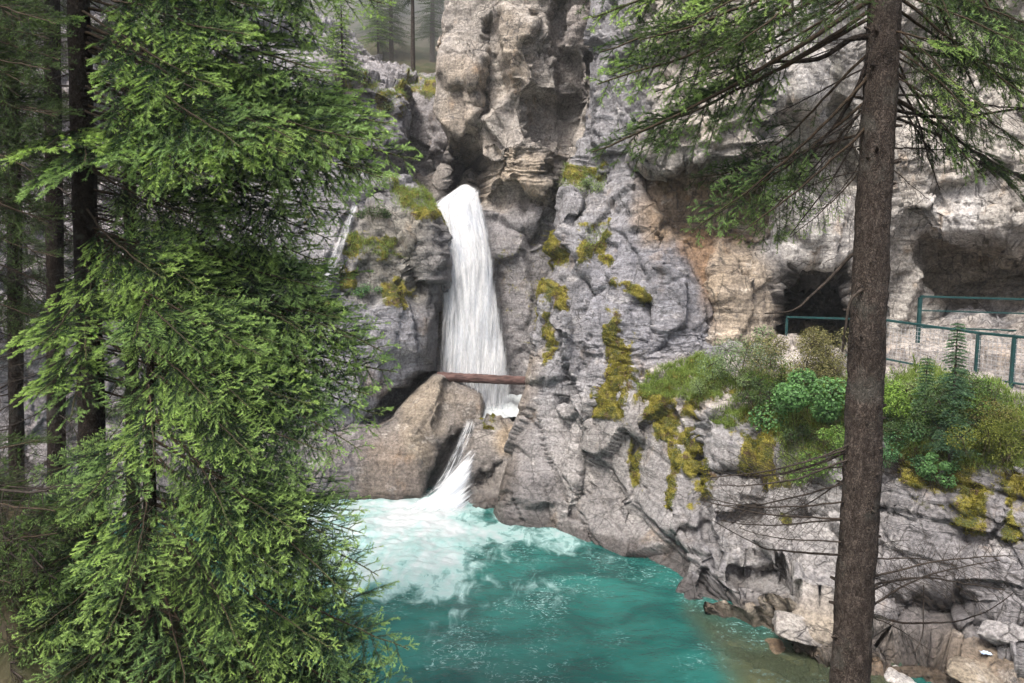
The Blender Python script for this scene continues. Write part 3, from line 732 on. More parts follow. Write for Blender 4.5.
def fall_mat(name, thin):
    n = NT(name); u = n.attr('u', True); v = n.attr('v', True)
    cx = n.n('ShaderNodeCombineXYZ'); n.l(u, cx.inputs[0]); n.l(v, cx.inputs[1])
    st = n.noise(n.mapv(cx.outputs[0], (5, .40, 1)), 1.6, 6, .6, .25)
    fi = n.noise(n.mapv(cx.outputs[0], (16, 1.3, 1)), 1.6, 5, .65, .2)
    st2 = n.noise(n.mapv(cx.outputs[0], (1.8, .35, 1), (3, 1, 0)), 1.4, 4, .5, .5)
    c = n.mix(n.ramp(st, .34, .60), (.68, .71, .76), (.82, .83, .84))
    c = n.mix(n.ramp(st2, .46, .68, 0, .6), c, (.50, .55, .63))
    al = n.attr('edge', True)
    q = n.math('ADD', n.math('MULTIPLY', st, .55), n.math('MULTIPLY', fi, .45))
    if thin: a = n.math('MULTIPLY', n.ramp(q, .42, .66), n.ramp(al, 0, 1, 0, .75))
    else: a = n.ramp(n.math('ADD', al, n.math('MULTIPLY', n.math('SUBTRACT', q, .5), 2.2)), .05, .85)
    bs = n.bsdf(c, .8, None, .1)
    t = n.n('ShaderNodeBsdfTranslucent'); n.l(c, t.inputs[0])
    m = n.n('ShaderNodeMixShader'); m.inputs[0].default_value = .4; n.l(bs, m.inputs[1]); n.l(t.outputs[0], m.inputs[2])
    tr = n.n('ShaderNodeBsdfTransparent'); m2 = n.n('ShaderNodeMixShader')
    n.l(a, m2.inputs[0]); n.l(tr.outputs[0], m2.inputs[1]); n.l(m.outputs[0], m2.inputs[2])
    return n.done(m2.outputs[0])
M_FALL = fall_mat('falling_water', False); M_VEIL = fall_mat('falling_water_veil', True)
def fall(name, L, R, bulge=.5, nrow=220, ncol=100, tw=1.0, seed=0, widen=0.0, mat=None, soft=.3, topfade=.25):
    """L and R: lists of (px,py,Y) of the left and right rim, from lip to foot"""
    A = np.array([at(*p) for p in L]); Bq = np.array([at(*p) for p in R])
    t = np.linspace(0, len(L) - 1, nrow)
    A = crom(A, t); Bq = crom(Bq, t)
    c_ = Bq - A; A = A - c_ * widen; Bq = Bq + c_ * widen
    s = np.linspace(0, 1, ncol)[None, :, None]
    P = A[:, None] * (1 - s) + Bq[:, None] * s
    v = np.concatenate([[0], np.cumsum(np.linalg.norm(np.diff((A + Bq) / 2, axis=0), axis=1))])
    ss = s[..., 0] + 0 * P[..., 0]
    vv = v[:, None] + 0 * ss
    w = np.linalg.norm(A - Bq, axis=1)[:, None]
    Q = np.stack([ss * w * 1.9, vv * .30, 0 * ss + seed], -1)
    d = bulge * np.sqrt(np.clip(1 - (2 * ss - 1) ** 2, 0, 1)) + tw * (.20 * fbm(Q * np.array([1.1, .8, 1]), 3, seed + 1, .5) + .05 * fbm(Q * np.array([4, 1.2, 1]), 3, seed + 2))
    P[..., 1] -= d
    P[..., 0] += .08 * fbm(Q * 1.5, 3, seed + 5) * tw
    e = sstep(np.minimum(ss, 1 - ss) * w, 0, np.minimum(soft, w * .45)) * sstep(vv, -.01, topfade)
    o = mesh_np(name, P.reshape(-1, 3), gridfaces(nrow, ncol), {'u': (ss * w).ravel() + seed * 3.3, 'v': vv.ravel() + seed * 7, 'edge': e.ravel()}, [mat or M_FALL])
    return tag(o, kind='structure')
UL = [(461,187,31.2),(450,194,30.3),(435,207,29.4),(437,235,28.6),(442,270,28.0),(442,330,27.6),(440,385,27.4),(438,420,27.3)]
UR = [(468,185,31.2),(474,187,30.3),(480,194,29.6),(487,225,28.6),(493,262,28.0),(501,320,27.4),(508,375,27.0),(514,420,26.8)]
fall('waterfall', UL, UR, .6, seed=1, soft=.30, topfade=.1, widen=.03)
fall('waterfall', [(a, b, c - .25) for a, b, c in UL], [(a, b, c - .25) for a, b, c in UR], .7, seed=2, widen=.10, mat=M_VEIL, soft=.5)
fall('waterfall', [(a, b, c - .5) for a, b, c in UL], [(a, b, c - .5) for a, b, c in UR], .7, seed=3, widen=.05, mat=M_VEIL, soft=.7)
# lower fall: a thin slide down the groove and the white fan it joins
SL = [(464,416,24.8),(465,424,24.5),(456,446,23.9),(446,468,23.5),(434,488,23.1)]; SR = [(472,416,24.8),(475,424,24.5),(467,446,23.9),(459,468,23.5),(450,488,23.1)]
fall('waterfall', SL, SR, .12, seed=4, tw=.5, soft=.3, mat=M_VEIL, widen=.2, topfade=.8); fall('waterfall', [(a, b, c - .08) for a, b, c in SL], [(a, b, c - .08) for a, b, c in SR], .12, seed=5, tw=.5, soft=.3, mat=M_VEIL, widen=.35, topfade=.5)
FL = [(470,446,23.9),(457,462,23.5),(440,480,23.1),(418,498,22.7),(392,514,22.4),(372,528,22.1)]; FR = [(478,444,23.9),(476,462,23.3),(474,480,22.9),(472,498,22.5),(470,514,22.2),(478,528,22.0)]
fall('waterfall', FL, FR, .35, seed=6, tw=.5, soft=.6, topfade=1.1)
fall('waterfall', [(a, b, c - .2) for a, b, c in FL], [(a, b, c - .2) for a, b, c in FR], .4, seed=7, tw=.6, soft=.5, widen=.12, mat=M_VEIL)
TL = []; TR = []
for px_, py_, w_ in ((356, 204, 5), (349, 222, 6), (341, 244, 6), (333, 264, 7), (325, 284, 7), (318, 300, 6)):
    g_ = ground(px_, py_); yq = (g_[1] if g_ is not None else 24.5) - .22
    TL.append((px_ - w_, py_, yq)); TR.append((px_ + w_, py_, yq))
for sd_ in (8, 9): fall('side_trickle', TL, TR, .1, seed=sd_, tw=.3, soft=.2, mat=M_VEIL)
# churning pool between the two falls
X, Y = np.meshgrid(np.linspace(-1, 1, 150), np.linspace(25.05, 31.5, 150)); X = .1 + X * (1.1 + (Y - 25.05) * .45) - (Y - 25.05) * .12
P2 = np.stack([X, Y, 0 * X], -1)
Z = 2.45 + .16 * fbm(P2 * 1.6, 4, 5) + .55 * np.exp(-((Y - 27.0) / 1.1) ** 2) * (1 + .5 * fbm(P2 * 1.4, 3, 8))
up = mesh_np('plunge_water', np.stack([X, Y, Z], -1).reshape(-1, 3), gridfaces(150, 150)[:, ::-1],
    {'foam': (1.7 + 0 * Y).ravel(), 'shallow': 0 * X.ravel()}, [wob.data.materials[0]])
tag(up, kind='structure')
#@@OBJECTS
# ------------------------------------------------------------------ foliage generators
def unit(v): return v / (np.linalg.norm(v, axis=-1, keepdims=True) + 1e-9)

def prisms(A, B, ra, rb, k=3):
    """thin tapered prisms from A to B; returns V, F(quads)"""
    n = len(A); d = unit(B - A)
    up = np.where(np.abs(d[:, 2:3]) > .9, np.array([[1., 0, 0]]), np.array([[0, 0, 1.]]))
    s = unit(np.cross(d, up)); t = np.cross(s, d)
    an = np.arange(k) * 2 * math.pi / k
    ring = s[:, None] * np.cos(an)[None, :, None] + t[:, None] * np.sin(an)[None, :, None]
    V = np.concatenate([A[:, None] + ring * np.reshape(ra, (-1, 1, 1)), B[:, None] + ring * np.reshape(rb, (-1, 1, 1))], 1)
    i = np.arange(k); j = (i + 1) % k
    f = np.stack([i, j, j + k, i + k], -1)
    Fc = (np.arange(n)[:, None, None] * 2 * k + f[None]).reshape(-1, 4)
    return V.reshape(-1, 3), Fc

def tube(pts, rad, k=8, jit=0, seed=0):
    pts = np.asarray(pts, float); n = len(pts); d = unit(np.gradient(pts, axis=0))
    ref = np.array([0, 0, 1.]) if abs(d[:, 2]).mean() < .8 else np.array([1., 0, 0])
    s = unit(np.cross(d, ref)); t = np.cross(s, d); an = np.arange(k) * 2 * math.pi / k
    R = np.asarray(rad)[:, None] * np.ones(k)
    ring = s[:, None] * np.cos(an)[None, :, None] + t[:, None] * np.sin(an)[None, :, None]
    if jit:
        Q = pts[:, None] + ring * R[..., None]
        R = R * (1 + jit * fbm(Q * np.array([9, 9, 4]), 4, seed) + jit * .6 * fbm(Q * np.array([30, 30, 14]), 2, seed + 5))
    V = pts[:, None] + ring * R[..., None]
    g = np.arange(n * k).reshape(n, k)
    Fc = np.stack([g[:-1], g[1:], np.roll(g[1:], -1, 1), np.roll(g[:-1], -1, 1)], -1).reshape(-1, 4)
    return V.reshape(-1, 3), Fc

def needles(A, B, dens, ln, wd, young, r, lean=.85):
    """single-triangle needles all round the twig segments A-B"""
    L = np.linalg.norm(B - A, axis=1); cnt = r.poisson(L * dens)
    idx = np.repeat(np.arange(len(A)), cnt); n = len(idx)
    t = r.random(n)
    ax = unit(B - A)[idx]; p = A[idx] + (B - A)[idx] * t[:, None]
    rv = r.normal(size=(n, 3)); rv -= ax * (rv * ax).sum(1, keepdims=True); rv = unit(rv)
    rv[:, 2] = rv[:, 2] * .8 + .12
    d = unit(ax * lean + rv * (1 - lean * .35))
    side = unit(np.cross(d, r.normal(size=(n, 3))))
    l = ln * r.uniform(.7, 1.15, n)[:, None]
    V = np.stack([p - side * wd * .5, p + side * wd * .5, p + d * l], 1).reshape(-1, 3)
    y0, y1 = young
    yy = np.clip(y0[idx] + (y1 - y0)[idx] * t, 0, 1) * r.uniform(.7, 1.1, n)
    rn = np.clip(.72 * hsh(idx, idx * 0, idx * 0, 5) + .28 * r.random(n), 0, 1)
    return V, np.arange(n * 3).reshape(-1, 3), np.repeat(yy, 3), np.repeat(rn, 3)

def merge_tris(parts):
    V = []; Fc = []; Y = []; R = []; M = []; o = 0
    for v, f, y, r, m in parts:
        if f.shape[1] == 4: f = np.concatenate([f[:, [0, 1, 2]], f[:, [0, 2, 3]]])
        V.append(v); Fc.append(f + o); Y.append(np.broadcast_to(y, len(v))); R.append(np.broadcast_to(r, len(v))); M.append(np.full(len(f), m)); o += len(v)
    return np.concatenate(V), np.concatenate(Fc), np.concatenate(Y), np.concatenate(R), np.concatenate(M)

def branch_mesh(L, seed, dens=300, bare=.25, droop=.10, sec_gap=.085, sec_max=.62, ter_gap=.05, ter_max=.17, nl=.017, nw=.0034, hang=.22, needle=True, mat=None, wood=None, thick=1.0, youngd=.14, curve=.0, flat=1.0):
    """a spruce branch from the origin along +X: limb, side twigs, shoots and needles"""
    r = np.random.default_rng(seed)
    s = np.linspace(0, L, 18)
    lat = curve * L * np.sin(s / L * 2.6) * .5 + .03 * L * np.cumsum(r.normal(size=18)) * .12
    z = -droop * L * (s / L) ** 1.5 + droop * .75 * L * np.clip(s / L - .6, 0, 1) ** 2 * 3 + .012 * L * np.cumsum(r.normal(size=18)) * .3
    ax = np.stack([s, lat, z], 1)
    f = lambda q: np.stack([np.interp(q, s, ax[:, i]) for i in range(3)], -1)
    parts = []
    rad = (.004 + .0045 * L * (1 - s / L) ** .9) * thick
    v, fc = tube(ax, rad, 6); parts.append((v, fc, 0, .5, 0))
    q = np.arange(max(bare * L, .08), L - .02, sec_gap * .5)
    q = q + r.uniform(-.4, .4, len(q)) * sec_gap * .5
    sd = np.where(np.arange(len(q)) % 2 == 0, 1.0, -1.0)
    keep = r.random(len(q)) > .10; q = q[keep]; sd = sd[keep]
    ls = np.minimum(.62 * (L - q) + .12, sec_max) * r.uniform(.55, 1.1, len(q)) * np.clip((q / L - bare * .7) / .18, .35, 1)
    ang = np.radians(r.uniform(38, 66, len(q)))
    axd = unit(f(q + .01) - f(q - .01))
    dirn = np.stack([np.cos(ang), np.sin(ang) * sd, r.normal(0, .13 * flat, len(q)) - .03], 1)
    dirn[:, 2] += axd[:, 2] * .7
    dirn = unit(dirn)
    nseg = 4; P0 = f(q); SA = []; SB = []; own = []; fr = []
    for k in range(nseg):
        t0, t1 = k / nseg, (k + 1) / nseg
        def pt(t): 
            o = P0 + dirn * (ls * t)[:, None]; o[:, 2] -= hang * ls * t * t; o[:, 0] += .18 * ls * t * t; return o
        SA.append(pt(t0 + 0 * ls)); SB.append(pt(t1 + 0 * ls)); fr.append((t0, t1))
    A = np.concatenate(SA); B = np.concatenate(SB)
    ra = np.concatenate([(.0032 * (1 - .7 * a)) * np.ones(len(ls)) for a, b in fr]) * thick; rb = np.concatenate([(.0032 * (1 - .7 * b)) * np.ones(len(ls)) for a, b in fr]) * thick
    v, fc = prisms(A, B, ra, rb); parts.append((v, fc, 0, .5, 0))
    # tertiary shoots
    TA = []; TB = []
    m = np.maximum((ls / ter_gap).astype(int), 1)
    idx = np.repeat(np.arange(len(ls)), m * 2); t = r.uniform(.12, .98, len(idx)); sgn = np.where(r.random(len(idx)) > .5, 1.0, -1.0)
    P = P0[idx] + dirn[idx] * (ls[idx] * t)[:, None]; P[:, 2] -= hang * ls[idx] * t * t; P[:, 0] += .18 * ls[idx] * t * t
    tl = np.minimum(.5 * ls[idx] * (1 - t) + .035, ter_max) * r.uniform(.6, 1.15, len(idx))
    base = dirn[idx]; sidev = unit(np.stack([-base[:, 1], base[:, 0], 0 * base[:, 0]], 1))
    aa = np.radians(r.uniform(28, 50, len(idx)))
    td = base * np.cos(aa)[:, None] + sidev * (np.sin(aa) * sgn)[:, None]; td[:, 2] += r.normal(-.06, .16 * flat, len(idx)); td = unit(td)
    TA = P; TB = P + td * tl[:, None]
    if needle:
        segA = np.concatenate([A, TA]); segB = np.concatenate([B, TB])
        # young growth: the last part of each shoot and the ends of the side twigs
        remA = np.concatenate([np.concatenate([ls * (1 - a) for a, b in fr]), tl]); remB = np.concatenate([np.concatenate([ls * (1 - b) for a, b in fr]), 0 * tl])
        ya = 1 - remA / youngd; yb = np.clip(1 - remB / youngd, -9, 1)
        # the main leader
        mA = ax[6:-1]; mB = ax[7:]
        segA = np.concatenate([segA, mA]); segB = np.concatenate([segB, mB])
        ya = np.concatenate([ya, 0 * mA[:, 0] + .1]); yb = np.concatenate([yb, np.linspace(-1, .9, len(mA))])
        v, fc, yy, rr = needles(segA, segB, dens, nl, nw, (ya, yb), r)
        parts.append((v, fc, yy, rr, 1))
    k = r.random(len(TA)) < (.35 if needle else .8)
    v, fc = prisms(TA[k], TB[k], .0014 * thick, .0008 * thick); parts.append((v, fc, 0, .5, 0))
    V, Fc, Y_, R_, M_ = merge_tris(parts)
    me = bpy.data.meshes.new('branch'); me.vertices.add(len(V)); me.vertices.foreach_set('co', V.astype(np.float32).ravel())
    n = len(Fc); me.loops.add(n * 3); me.loops.foreach_set('vertex_index', Fc.astype(np.int32).ravel()); me.polygons.add(n)
    me.polygons.foreach_set('loop_start', np.arange(0, n * 3, 3, dtype=np.int32)); me.polygons.foreach_set('loop_total', np.full(n, 3, np.int32))
    me.polygons.foreach_set('material_index', M_.astype(np.int32))
    a = me.attributes.new('young', 'FLOAT', 'POINT'); a.data.foreach_set('value', Y_.astype(np.float32))
    a = me.attributes.new('rnd', 'FLOAT', 'POINT'); a.data.foreach_set('value', R_.astype(np.float32))
    me.materials.append(wood or M_TWIG); me.materials.append(mat or M_NEEDLE); me.update(calc_edges=True)
    return me, Vector(ax[-1])

def put_branch(me_tip, root, tip, parent, roll=0.0, name='branch', up=(0, -.72, .69)):
    me, tv = me_tip
    o = bpy.data.objects.new(name, me); COL.objects.link(o); o.parent = parent
    root = Vector(root); tip = Vector(tip); d = tip - root; s = d.length / tv.length
    def frame(x, u):
        x = x.normalized(); y = Vector(u).cross(x).normalized(); z = x.cross(y); return Matrix((x, y, z)).transposed()
    R = frame(d, up) @ frame(tv, (0, 0, 1)).transposed()
    R = Matrix.Rotation(roll, 3, d.normalized()) @ R
    o.matrix_local = Matrix.Translation(root - Vector(parent.location)) @ R.to_4x4() @ Matrix.Scale(s, 4)
    return o

def trunk(pts, rad, parent, mat, k=20, n=160, jit=.10, seed=0, knots=24, name='trunk'):
    pts = np.asarray(pts, float); t = np.linspace(0, len(pts) - 1, n)
    P = crom(pts, t); R = np.interp(t, np.arange(len(pts)), rad)
    v, f = tube(P, R, k, jit, seed)
    parts_v = [v]; parts_f = [f]; o = len(v); r = np.random.default_rng(seed)
    for i in range(knots):                                  # snapped branch stubs
        q = r.integers(5, n - 5); az = r.uniform(0, 6.28); d = np.array([math.cos(az), math.sin(az), r.uniform(-.1, .5)])
        A = P[q] + d * R[q] * .6; B = P[q] + d * (R[q] * 1.0 + r.uniform(.015, .06))
        v2, f2 = tube([A, (A + B) / 2, B, B + d * .004], [R[q] * .16, R[q] * .12, R[q] * .07, .001], 6); parts_v.append(v2); parts_f.append(f2 + o); o += len(v2)
    loc = np.array(parent.location)
    ob = mesh_np(name, np.concatenate(parts_v) - loc, np.concatenate(parts_f), None, [mat], parent=parent)
    return P, R

# ------------------------------------------------------------------ branch kinds
big_v = [branch_mesh(2.6, 100 + i, dens=430, bare=.26, droop=.10, hang=.14, nl=.027, nw=.0052, sec_gap=.125, sec_max=.9, ter_gap=.095, ter_max=.27, flat=.4, curve=(-.1, .08, .0, .12, -.05, .1)[i]) for i in range(6)]
mid_v = [branch_mesh(1.6, 120 + i, dens=430, bare=.08, droop=.10, sec_max=.7, hang=.14, nl=.027, nw=.0052, sec_gap=.12, ter_gap=.09, ter_max=.25, flat=.4) for i in range(4)]
dark_v = [branch_mesh(2.0, 140 + i, dens=300, bare=.2, droop=.12, sec_gap=.11, sec_max=.5, mat=M_NEEDLE_SHADE, hang=.5, nl=.02, nw=.004) for i in range(3)]
dead_v = [branch_mesh(1.6, 160 + i, needle=False, bare=.15, droop=.16, sec_gap=.11, sec_max=.45, ter_gap=.09, ter_max=.2, wood=M_DEAD, hang=.25, thick=1.15, curve=.15) for i in range(4)]
rt_v = [branch_mesh(2.4, 180 + i, dens=360, bare=.40, droop=.12, sec_gap=.12, sec_max=.5, ter_gap=.075, ter_max=.18, hang=.24, nl=.028, nw=.005, mat=M_NEEDLE_SHADE if i % 2 else M_NEEDLE, curve=.1, thick=1.4) for i in range(4)]

# ------------------------------------------------------------------ the big spruce at the left
YL = 7.6
def tl_axis(py): return at(np.interp(py, [-400, 0, 350, 800], [68, 78, 90, 98]), py, YL)
base = at(104, 900, YL); base[2] = 1.6
sp1 = empty('spruce_tree', base)
tag(sp1, 'large bright green spruce filling the left side, boughs reaching towards the falls', 'tree', 'spruce trees on the near bank')
trunk([base, tl_axis(800), tl_axis(600), tl_axis(350), tl_axis(100), tl_axis(-200), tl_axis(-600)], [.17, .155, .145, .13, .115, .09, .05], sp1, M_BARKD, seed=3)
E = lambda py: np.interp(py, [-150, 0, 60, 110, 160, 200, 235, 300, 345, 385, 430, 490, 560, 610, 683, 800], [350, 392, 366, 384, 426, 374, 332, 356, 394, 396, 386, 400, 400, 412, 424, 434])
r = np.random.default_rng(11)
n1 = 0
def add_left(tip_py, az, k, rise, who, vs, par=None):
    """bough whose tip shows at tip_py; az 0 = towards the falls, 90 = towards the viewer"""
    global n1
    ca, sa = math.cos(az), math.sin(az)
    R0 = (E(tip_py) - 88) / F * YL
    L = R0 * k * (1 - .34 * abs(sa))
    Yt = YL - sa * L * .92
    T = at(88, tip_py, Yt); T[0] = tl_axis(300)[0] + ca * L
    root = np.array([tl_axis(300)[0], YL, T[2] + rise * L])
    root = tl_axis(proj(root)[1])
    put_branch(vs[r.integers(len(vs))], root, T, who, r.uniform(-.16, .16))
    n1 += 1
tiers = [(-60, 14, 5), (6, 16, 7), (40, 14, 6), (84, 14, 6), (150, 20, 11), (176, 14, 8), (232, 16, 6), (288, 18, 7), (330, 18, 10), (362, 16, 9), (408, 20, 7), (-110, 20, 4)]
fill_v = [branch_mesh(2.4, 200 + i, dens=300, bare=.12, droop=.12, sec_gap=.10, sec_max=.6, ter_gap=.08, mat=M_NEEDLE_SHADE, hang=.4, nl=.024, nw=.005) for i in range(3)]  # inner boughs; the shade between the tiers is in their needle colour
for cy, sp_, cn in tiers:
    for i in range(max(3, int(cn * .55))):
        add_left(cy + r.normal(0, sp_ * .35), math.radians(r.uniform(-5, 50)), r.uniform(.8, 1.0), r.uniform(.30, .46), sp1, big_v)
    for i in range(max(2, int(cn * .45))):
        add_left(cy + r.normal(14, sp_), math.radians(r.uniform(-70, -10)), r.uniform(.6, .88), r.uniform(.30, .5), sp1, fill_v)
for cy, az, k in [(150, 72, .75), (168, 60, .8), (-20, 70, .6), (20, 80, .5), (345, 75, .7), (360, 62, .8), (395, 80, .62), (300, 60, .6), (420, 68, .7), (-60, 100, .6), (-90, 130, .7), (-40, 150, .6), (-70, 60, .7)]:
    add_left(cy, math.radians(az), k, r.uniform(.25, .4), sp1, mid_v)
for py in (4, 74, 124, 160, 178, 215, 240, 262, 290, 318, 340, 352, 372, 140, 395, 415):
    add_left(py, math.radians(r.uniform(-4, 12)), 1.0, r.uniform(.28, .36), sp1, big_v)

# ---- a second, younger and fuller spruce in front of it fills the lower left
YS = 6.6
base = at(150, 900, YS); base[2] = 1.9
sp2 = empty('spruce_tree', base)
tag(sp2, 'young dense spruce at the bottom left, its wide lower boughs hiding its trunk', 'tree', 'spruce trees on the near bank')
ax2 = lambda py: at(np.interp(py, [240, 900], [150, 150]), py, YS)
trunk([base, ax2(760), ax2(600), ax2(450), ax2(340), ax2(285)], [.10, .09, .075, .05, .025, .008], sp2, M_BARKD, k=12, n=80, seed=5, knots=0)
EL = lambda py: np.interp(py, [300, 360, 420, 480, 560, 800], [145, 110, 80, 15, -30, -60])
ER = lambda py: np.interp(py, [300, 360, 420, 480, 560, 610, 683, 800], [240, 310, 352, 382, 396, 416, 432, 445])
cnt = 0
def add_low(py, az, k, vs, rise, roll=.16):
    ca, sa = math.cos(az), math.sin(az)
    R0 = ((ER(py) - 150) if ca > 0 else (150 - EL(py))) / F * YS
    L = max(R0, .5) * k
    dx = ca * L; dy = -sa * L * .62
    T = at(150, py, YS + dy); T[0] = ax2(400)[0] + dx
    L3 = math.hypot(dx, dy)
    root = np.array([ax2(400)[0], YS, T[2] + rise * L3]); root[2] = min(root[2], ax2(290)[2])
    put_branch(vs[r.integers(len(vs))], root, T, sp2, r.uniform(-roll, roll))
for ti, cy in enumerate([350, 404, 462, 522, 584, 648, 714, 785]):
    for j, azd in enumerate([2, 24, 48, 74, 100, 128, 156, 182]):
        az = math.radians(azd + (ti % 2) * 12 + r.uniform(-7, 7))
        if ti < 2 and azd > 120: continue
        add_low(cy + r.normal(0, 7), az, r.uniform(.86, 1.0), mid_v if (ti < 2 or 60 < azd < 125) else big_v, r.uniform(.32, .48))
for i in range(40):
    add_low(r.uniform(400, 810), math.radians(r.uniform(170, 380)), r.uniform(.6, .82), fill_v, r.uniform(.3, .5), .4)
base = at(245, 900, 8.6); base[2] = 1.2
sp6 = empty('spruce_tree', base)
tag(sp6, 'half hidden young spruce low behind the front boughs, nearest the pool', 'tree', 'spruce trees on the near bank')
ax6 = lambda py: at(235, py, 8.4)
trunk([base, ax6(760), ax6(600), ax6(500), ax6(440)], [.08, .07, .045, .025, .006], sp6, M_BARKD, k=10, n=60, seed=6, knots=0)
for i, py in enumerate(np.linspace(462, 850, 98)):
    az = math.radians(i * 137.5 % 360); L = np.interp(py, [440, 560, 800], [.6, 1.65, 2.1]) * r.uniform(.8, 1.05)
    T = at(235, py, 8.4) + np.array([math.cos(az) * L, -math.sin(az) * L * .6, 0]); root = ax6(400).copy(); root[2] = min(T[2] + .42 * L, ax6(445)[2]); root[0] = T[0] - math.cos(az) * L
    put_branch((fill_v + fill_v + mid_v[:1])[r.integers(7)], root, T, sp6, r.uniform(-.3, .3))

# ---- slim dark spruce trunk behind, mostly dead twigs
YT = 9.2
ax3 = lambda py: at(np.interp(py, [-500, 0, 450], [50, 52, 57]), py, YT)
base = at(58, 800, YT); base[2] = 1.2
sp3 = empty('spruce_tree', base)
tag(sp3, 'slender dark spruce trunk at the far left with bare dead twigs', 'tree', 'spruce trees on the near bank')
trunk([base, ax3(600), ax3(300), ax3(0), ax3(-400)], [.13, .12, .105, .09, .05], sp3, M_BARKD, seed=9, k=14)
for i, py in enumerate(np.linspace(10, 500, 46)):
    az = r.uniform(0, 6.28); L = r.uniform(.5, 1.5)
    root = ax3(py); T = root + np.array([math.cos(az) * L, math.sin(az) * L * .8, -L * r.uniform(.1, .45)])
    put_branch(dead_v[r.integers(4)], root, T, sp3, r.uniform(-.6, .6), 'dead_branch')
for i in range(26):
    py = r.uniform(-130, 120); az = r.uniform(1.6, 4.6); L = r.uniform(.7, 1.6)
    root = ax3(py); T = root + np.array([math.cos(az) * L, -abs(math.sin(az)) * L * .8, -L * r.uniform(.2, .45)])
    put_branch(dark_v[r.integers(3)], root, T, sp3, r.uniform(-.4, .4))
# dead twigs on the lower trunk of the big spruce
for i, py in enumerate(np.linspace(60, 470, 42)):
    az = r.uniform(1.2, 4.2); L = r.uniform(.4, 1.1)
    root = tl_axis(py); T = root + np.array([math.cos(az) * L, -math.sin(az) * L * .6, -L * r.uniform(.05, .4)])
    put_branch(dead_v[r.integers(4)], root, T, sp1, r.uniform(-.6, .6), 'dead_branch')
for i in range(34):
    py = r.uniform(40, 330); az = r.uniform(-.6, .9); L = r.uniform(.7, 1.7)
    root = tl_axis(py); T = root + np.array([math.cos(az) * L, math.sin(az) * L * .6, -L * r.uniform(.1, .5)])
    put_branch(dead_v[r.integers(4)], root, T, sp1, r.uniform(-.6, .6), 'dead_branch')

# ---- tree just outside the left edge: dark boughs and brown twigs reach in
base = at(-120, 760, 6.8); base[2] = 2.6
sp4 = empty('spruce_tree', base)
tag(sp4, 'shaded spruce at the left edge, only dark boughs and brown twigs reaching in', 'tree', 'spruce trees on the near bank')
ax4 = lambda py: at(-110, py, 6.8)
trunk([base, ax4(500), ax4(200), ax4(-100), ax4(-400)], [.15, .14, .12, .1, .06], sp4, M_BARKD, seed=19, k=14)
for i in range(52):
    tx = r.uniform(-20, 66); ty = r.uniform(-10, 230); Y_ = r.uniform(6.2, 7.8)
    T = at(tx, ty, Y_); root = ax4(ty - r.uniform(30, 90)); put_branch(dark_v[r.integers(3)], root, T, sp4, r.uniform(-.4, .4))
for i in range(26):
    tx = r.uniform(-10, 60); ty = r.uniform(440, 690); Y_ = r.uniform(5.6, 6.8)
    T = at(tx, ty, Y_); root = ax4(ty - r.uniform(-20, 60)); put_branch((dead_v + dark_v)[r.integers(7)], root, T, sp4, r.uniform(-.6, .6))

for q, (tx0, Yq, lab) in enumerate([(12, 10.6, 'deeply shaded spruce at the far left edge behind the slender trunk'), (128, 11.4, 'dark spruce standing behind the big bright one, seen through its gaps'), (-40, 9.4, 'dark spruce mostly outside the left edge, its boughs shading the corner')]):
    axq = lambda py: at(tx0 + (py * .01), py, Yq)
    base = at(tx0 + 8, 760, Yq); base[2] = max(base[2], .9)
    spq = empty('spruce_tree', base); tag(spq, lab, 'tree', 'spruce trees on the near bank')
    trunk([base, axq(600), axq(300), axq(0), axq(-400)], [.12, .11, .10, .08, .05], spq, M_BARKD, seed=60 + q, k=14, n=80)
    for i in range(66):
        py = r.uniform(-140, 330 if q != 1 else 420); az = r.uniform(0, 6.28); L = r.uniform(.8, 1.9)
        root = axq(py); T = root + np.array([math.cos(az) * L, math.sin(az) * L * .8, -L * r.uniform(.2, .55)])
        put_branch(dark_v[r.integers(3)], root, T, spq, r.uniform(-.4, .4))
    for i in range(30):
        py = r.uniform(150, 520); az = r.uniform(0, 6.28); L = r.uniform(.6, 1.7)
        root = axq(py); T = root + np.array([math.cos(az) * L, math.sin(az) * L * .8, -L * r.uniform(.1, .5)])
        put_branch(dead_v[r.integers(4)], root, T, spq, r.uniform(-.6, .6), 'dead_branch')

# ------------------------------------------------------------------ the tall spruce at the right
YR = 5.9
ax5 = lambda py: at(885 - 35 * py / 683 - (4 if 200 < py < 500 else 0), py, YR)
base = at(840, 900, YR); base[2] = 2.2
sp5 = empty('spruce_tree', base)
tag(sp5, 'tall spruce with a rough brown trunk crossing the right side from top to bottom', 'tree')
P5, R5 = trunk([base, at(845, 760, YR), at(852, 640, YR), at(861, 480, YR), at(868, 320, YR), at(876, 160, YR), at(885, 0, YR), at(893, -200, YR), at(900, -600, YR)],
      [.182, .172, .163, .155, .144, .135, .125, .110, .09], sp5, M_BARK, k=40, n=420, jit=.10, seed=31, knots=60)
rr = np.random.default_rng(5)
def rb(rpy, tx, ty, tY, kind='g', roll=None):
    v = {'g': rt_v, 'd': dead_v, 'k': dark_v}[kind]
    put_branch(v[rr.integers(len(v))], ax5(rpy), at(tx, ty, tY), sp5, rr.uniform(-.4, .4) if roll is None else roll, 'dead_branch' if kind == 'd' else 'branch')
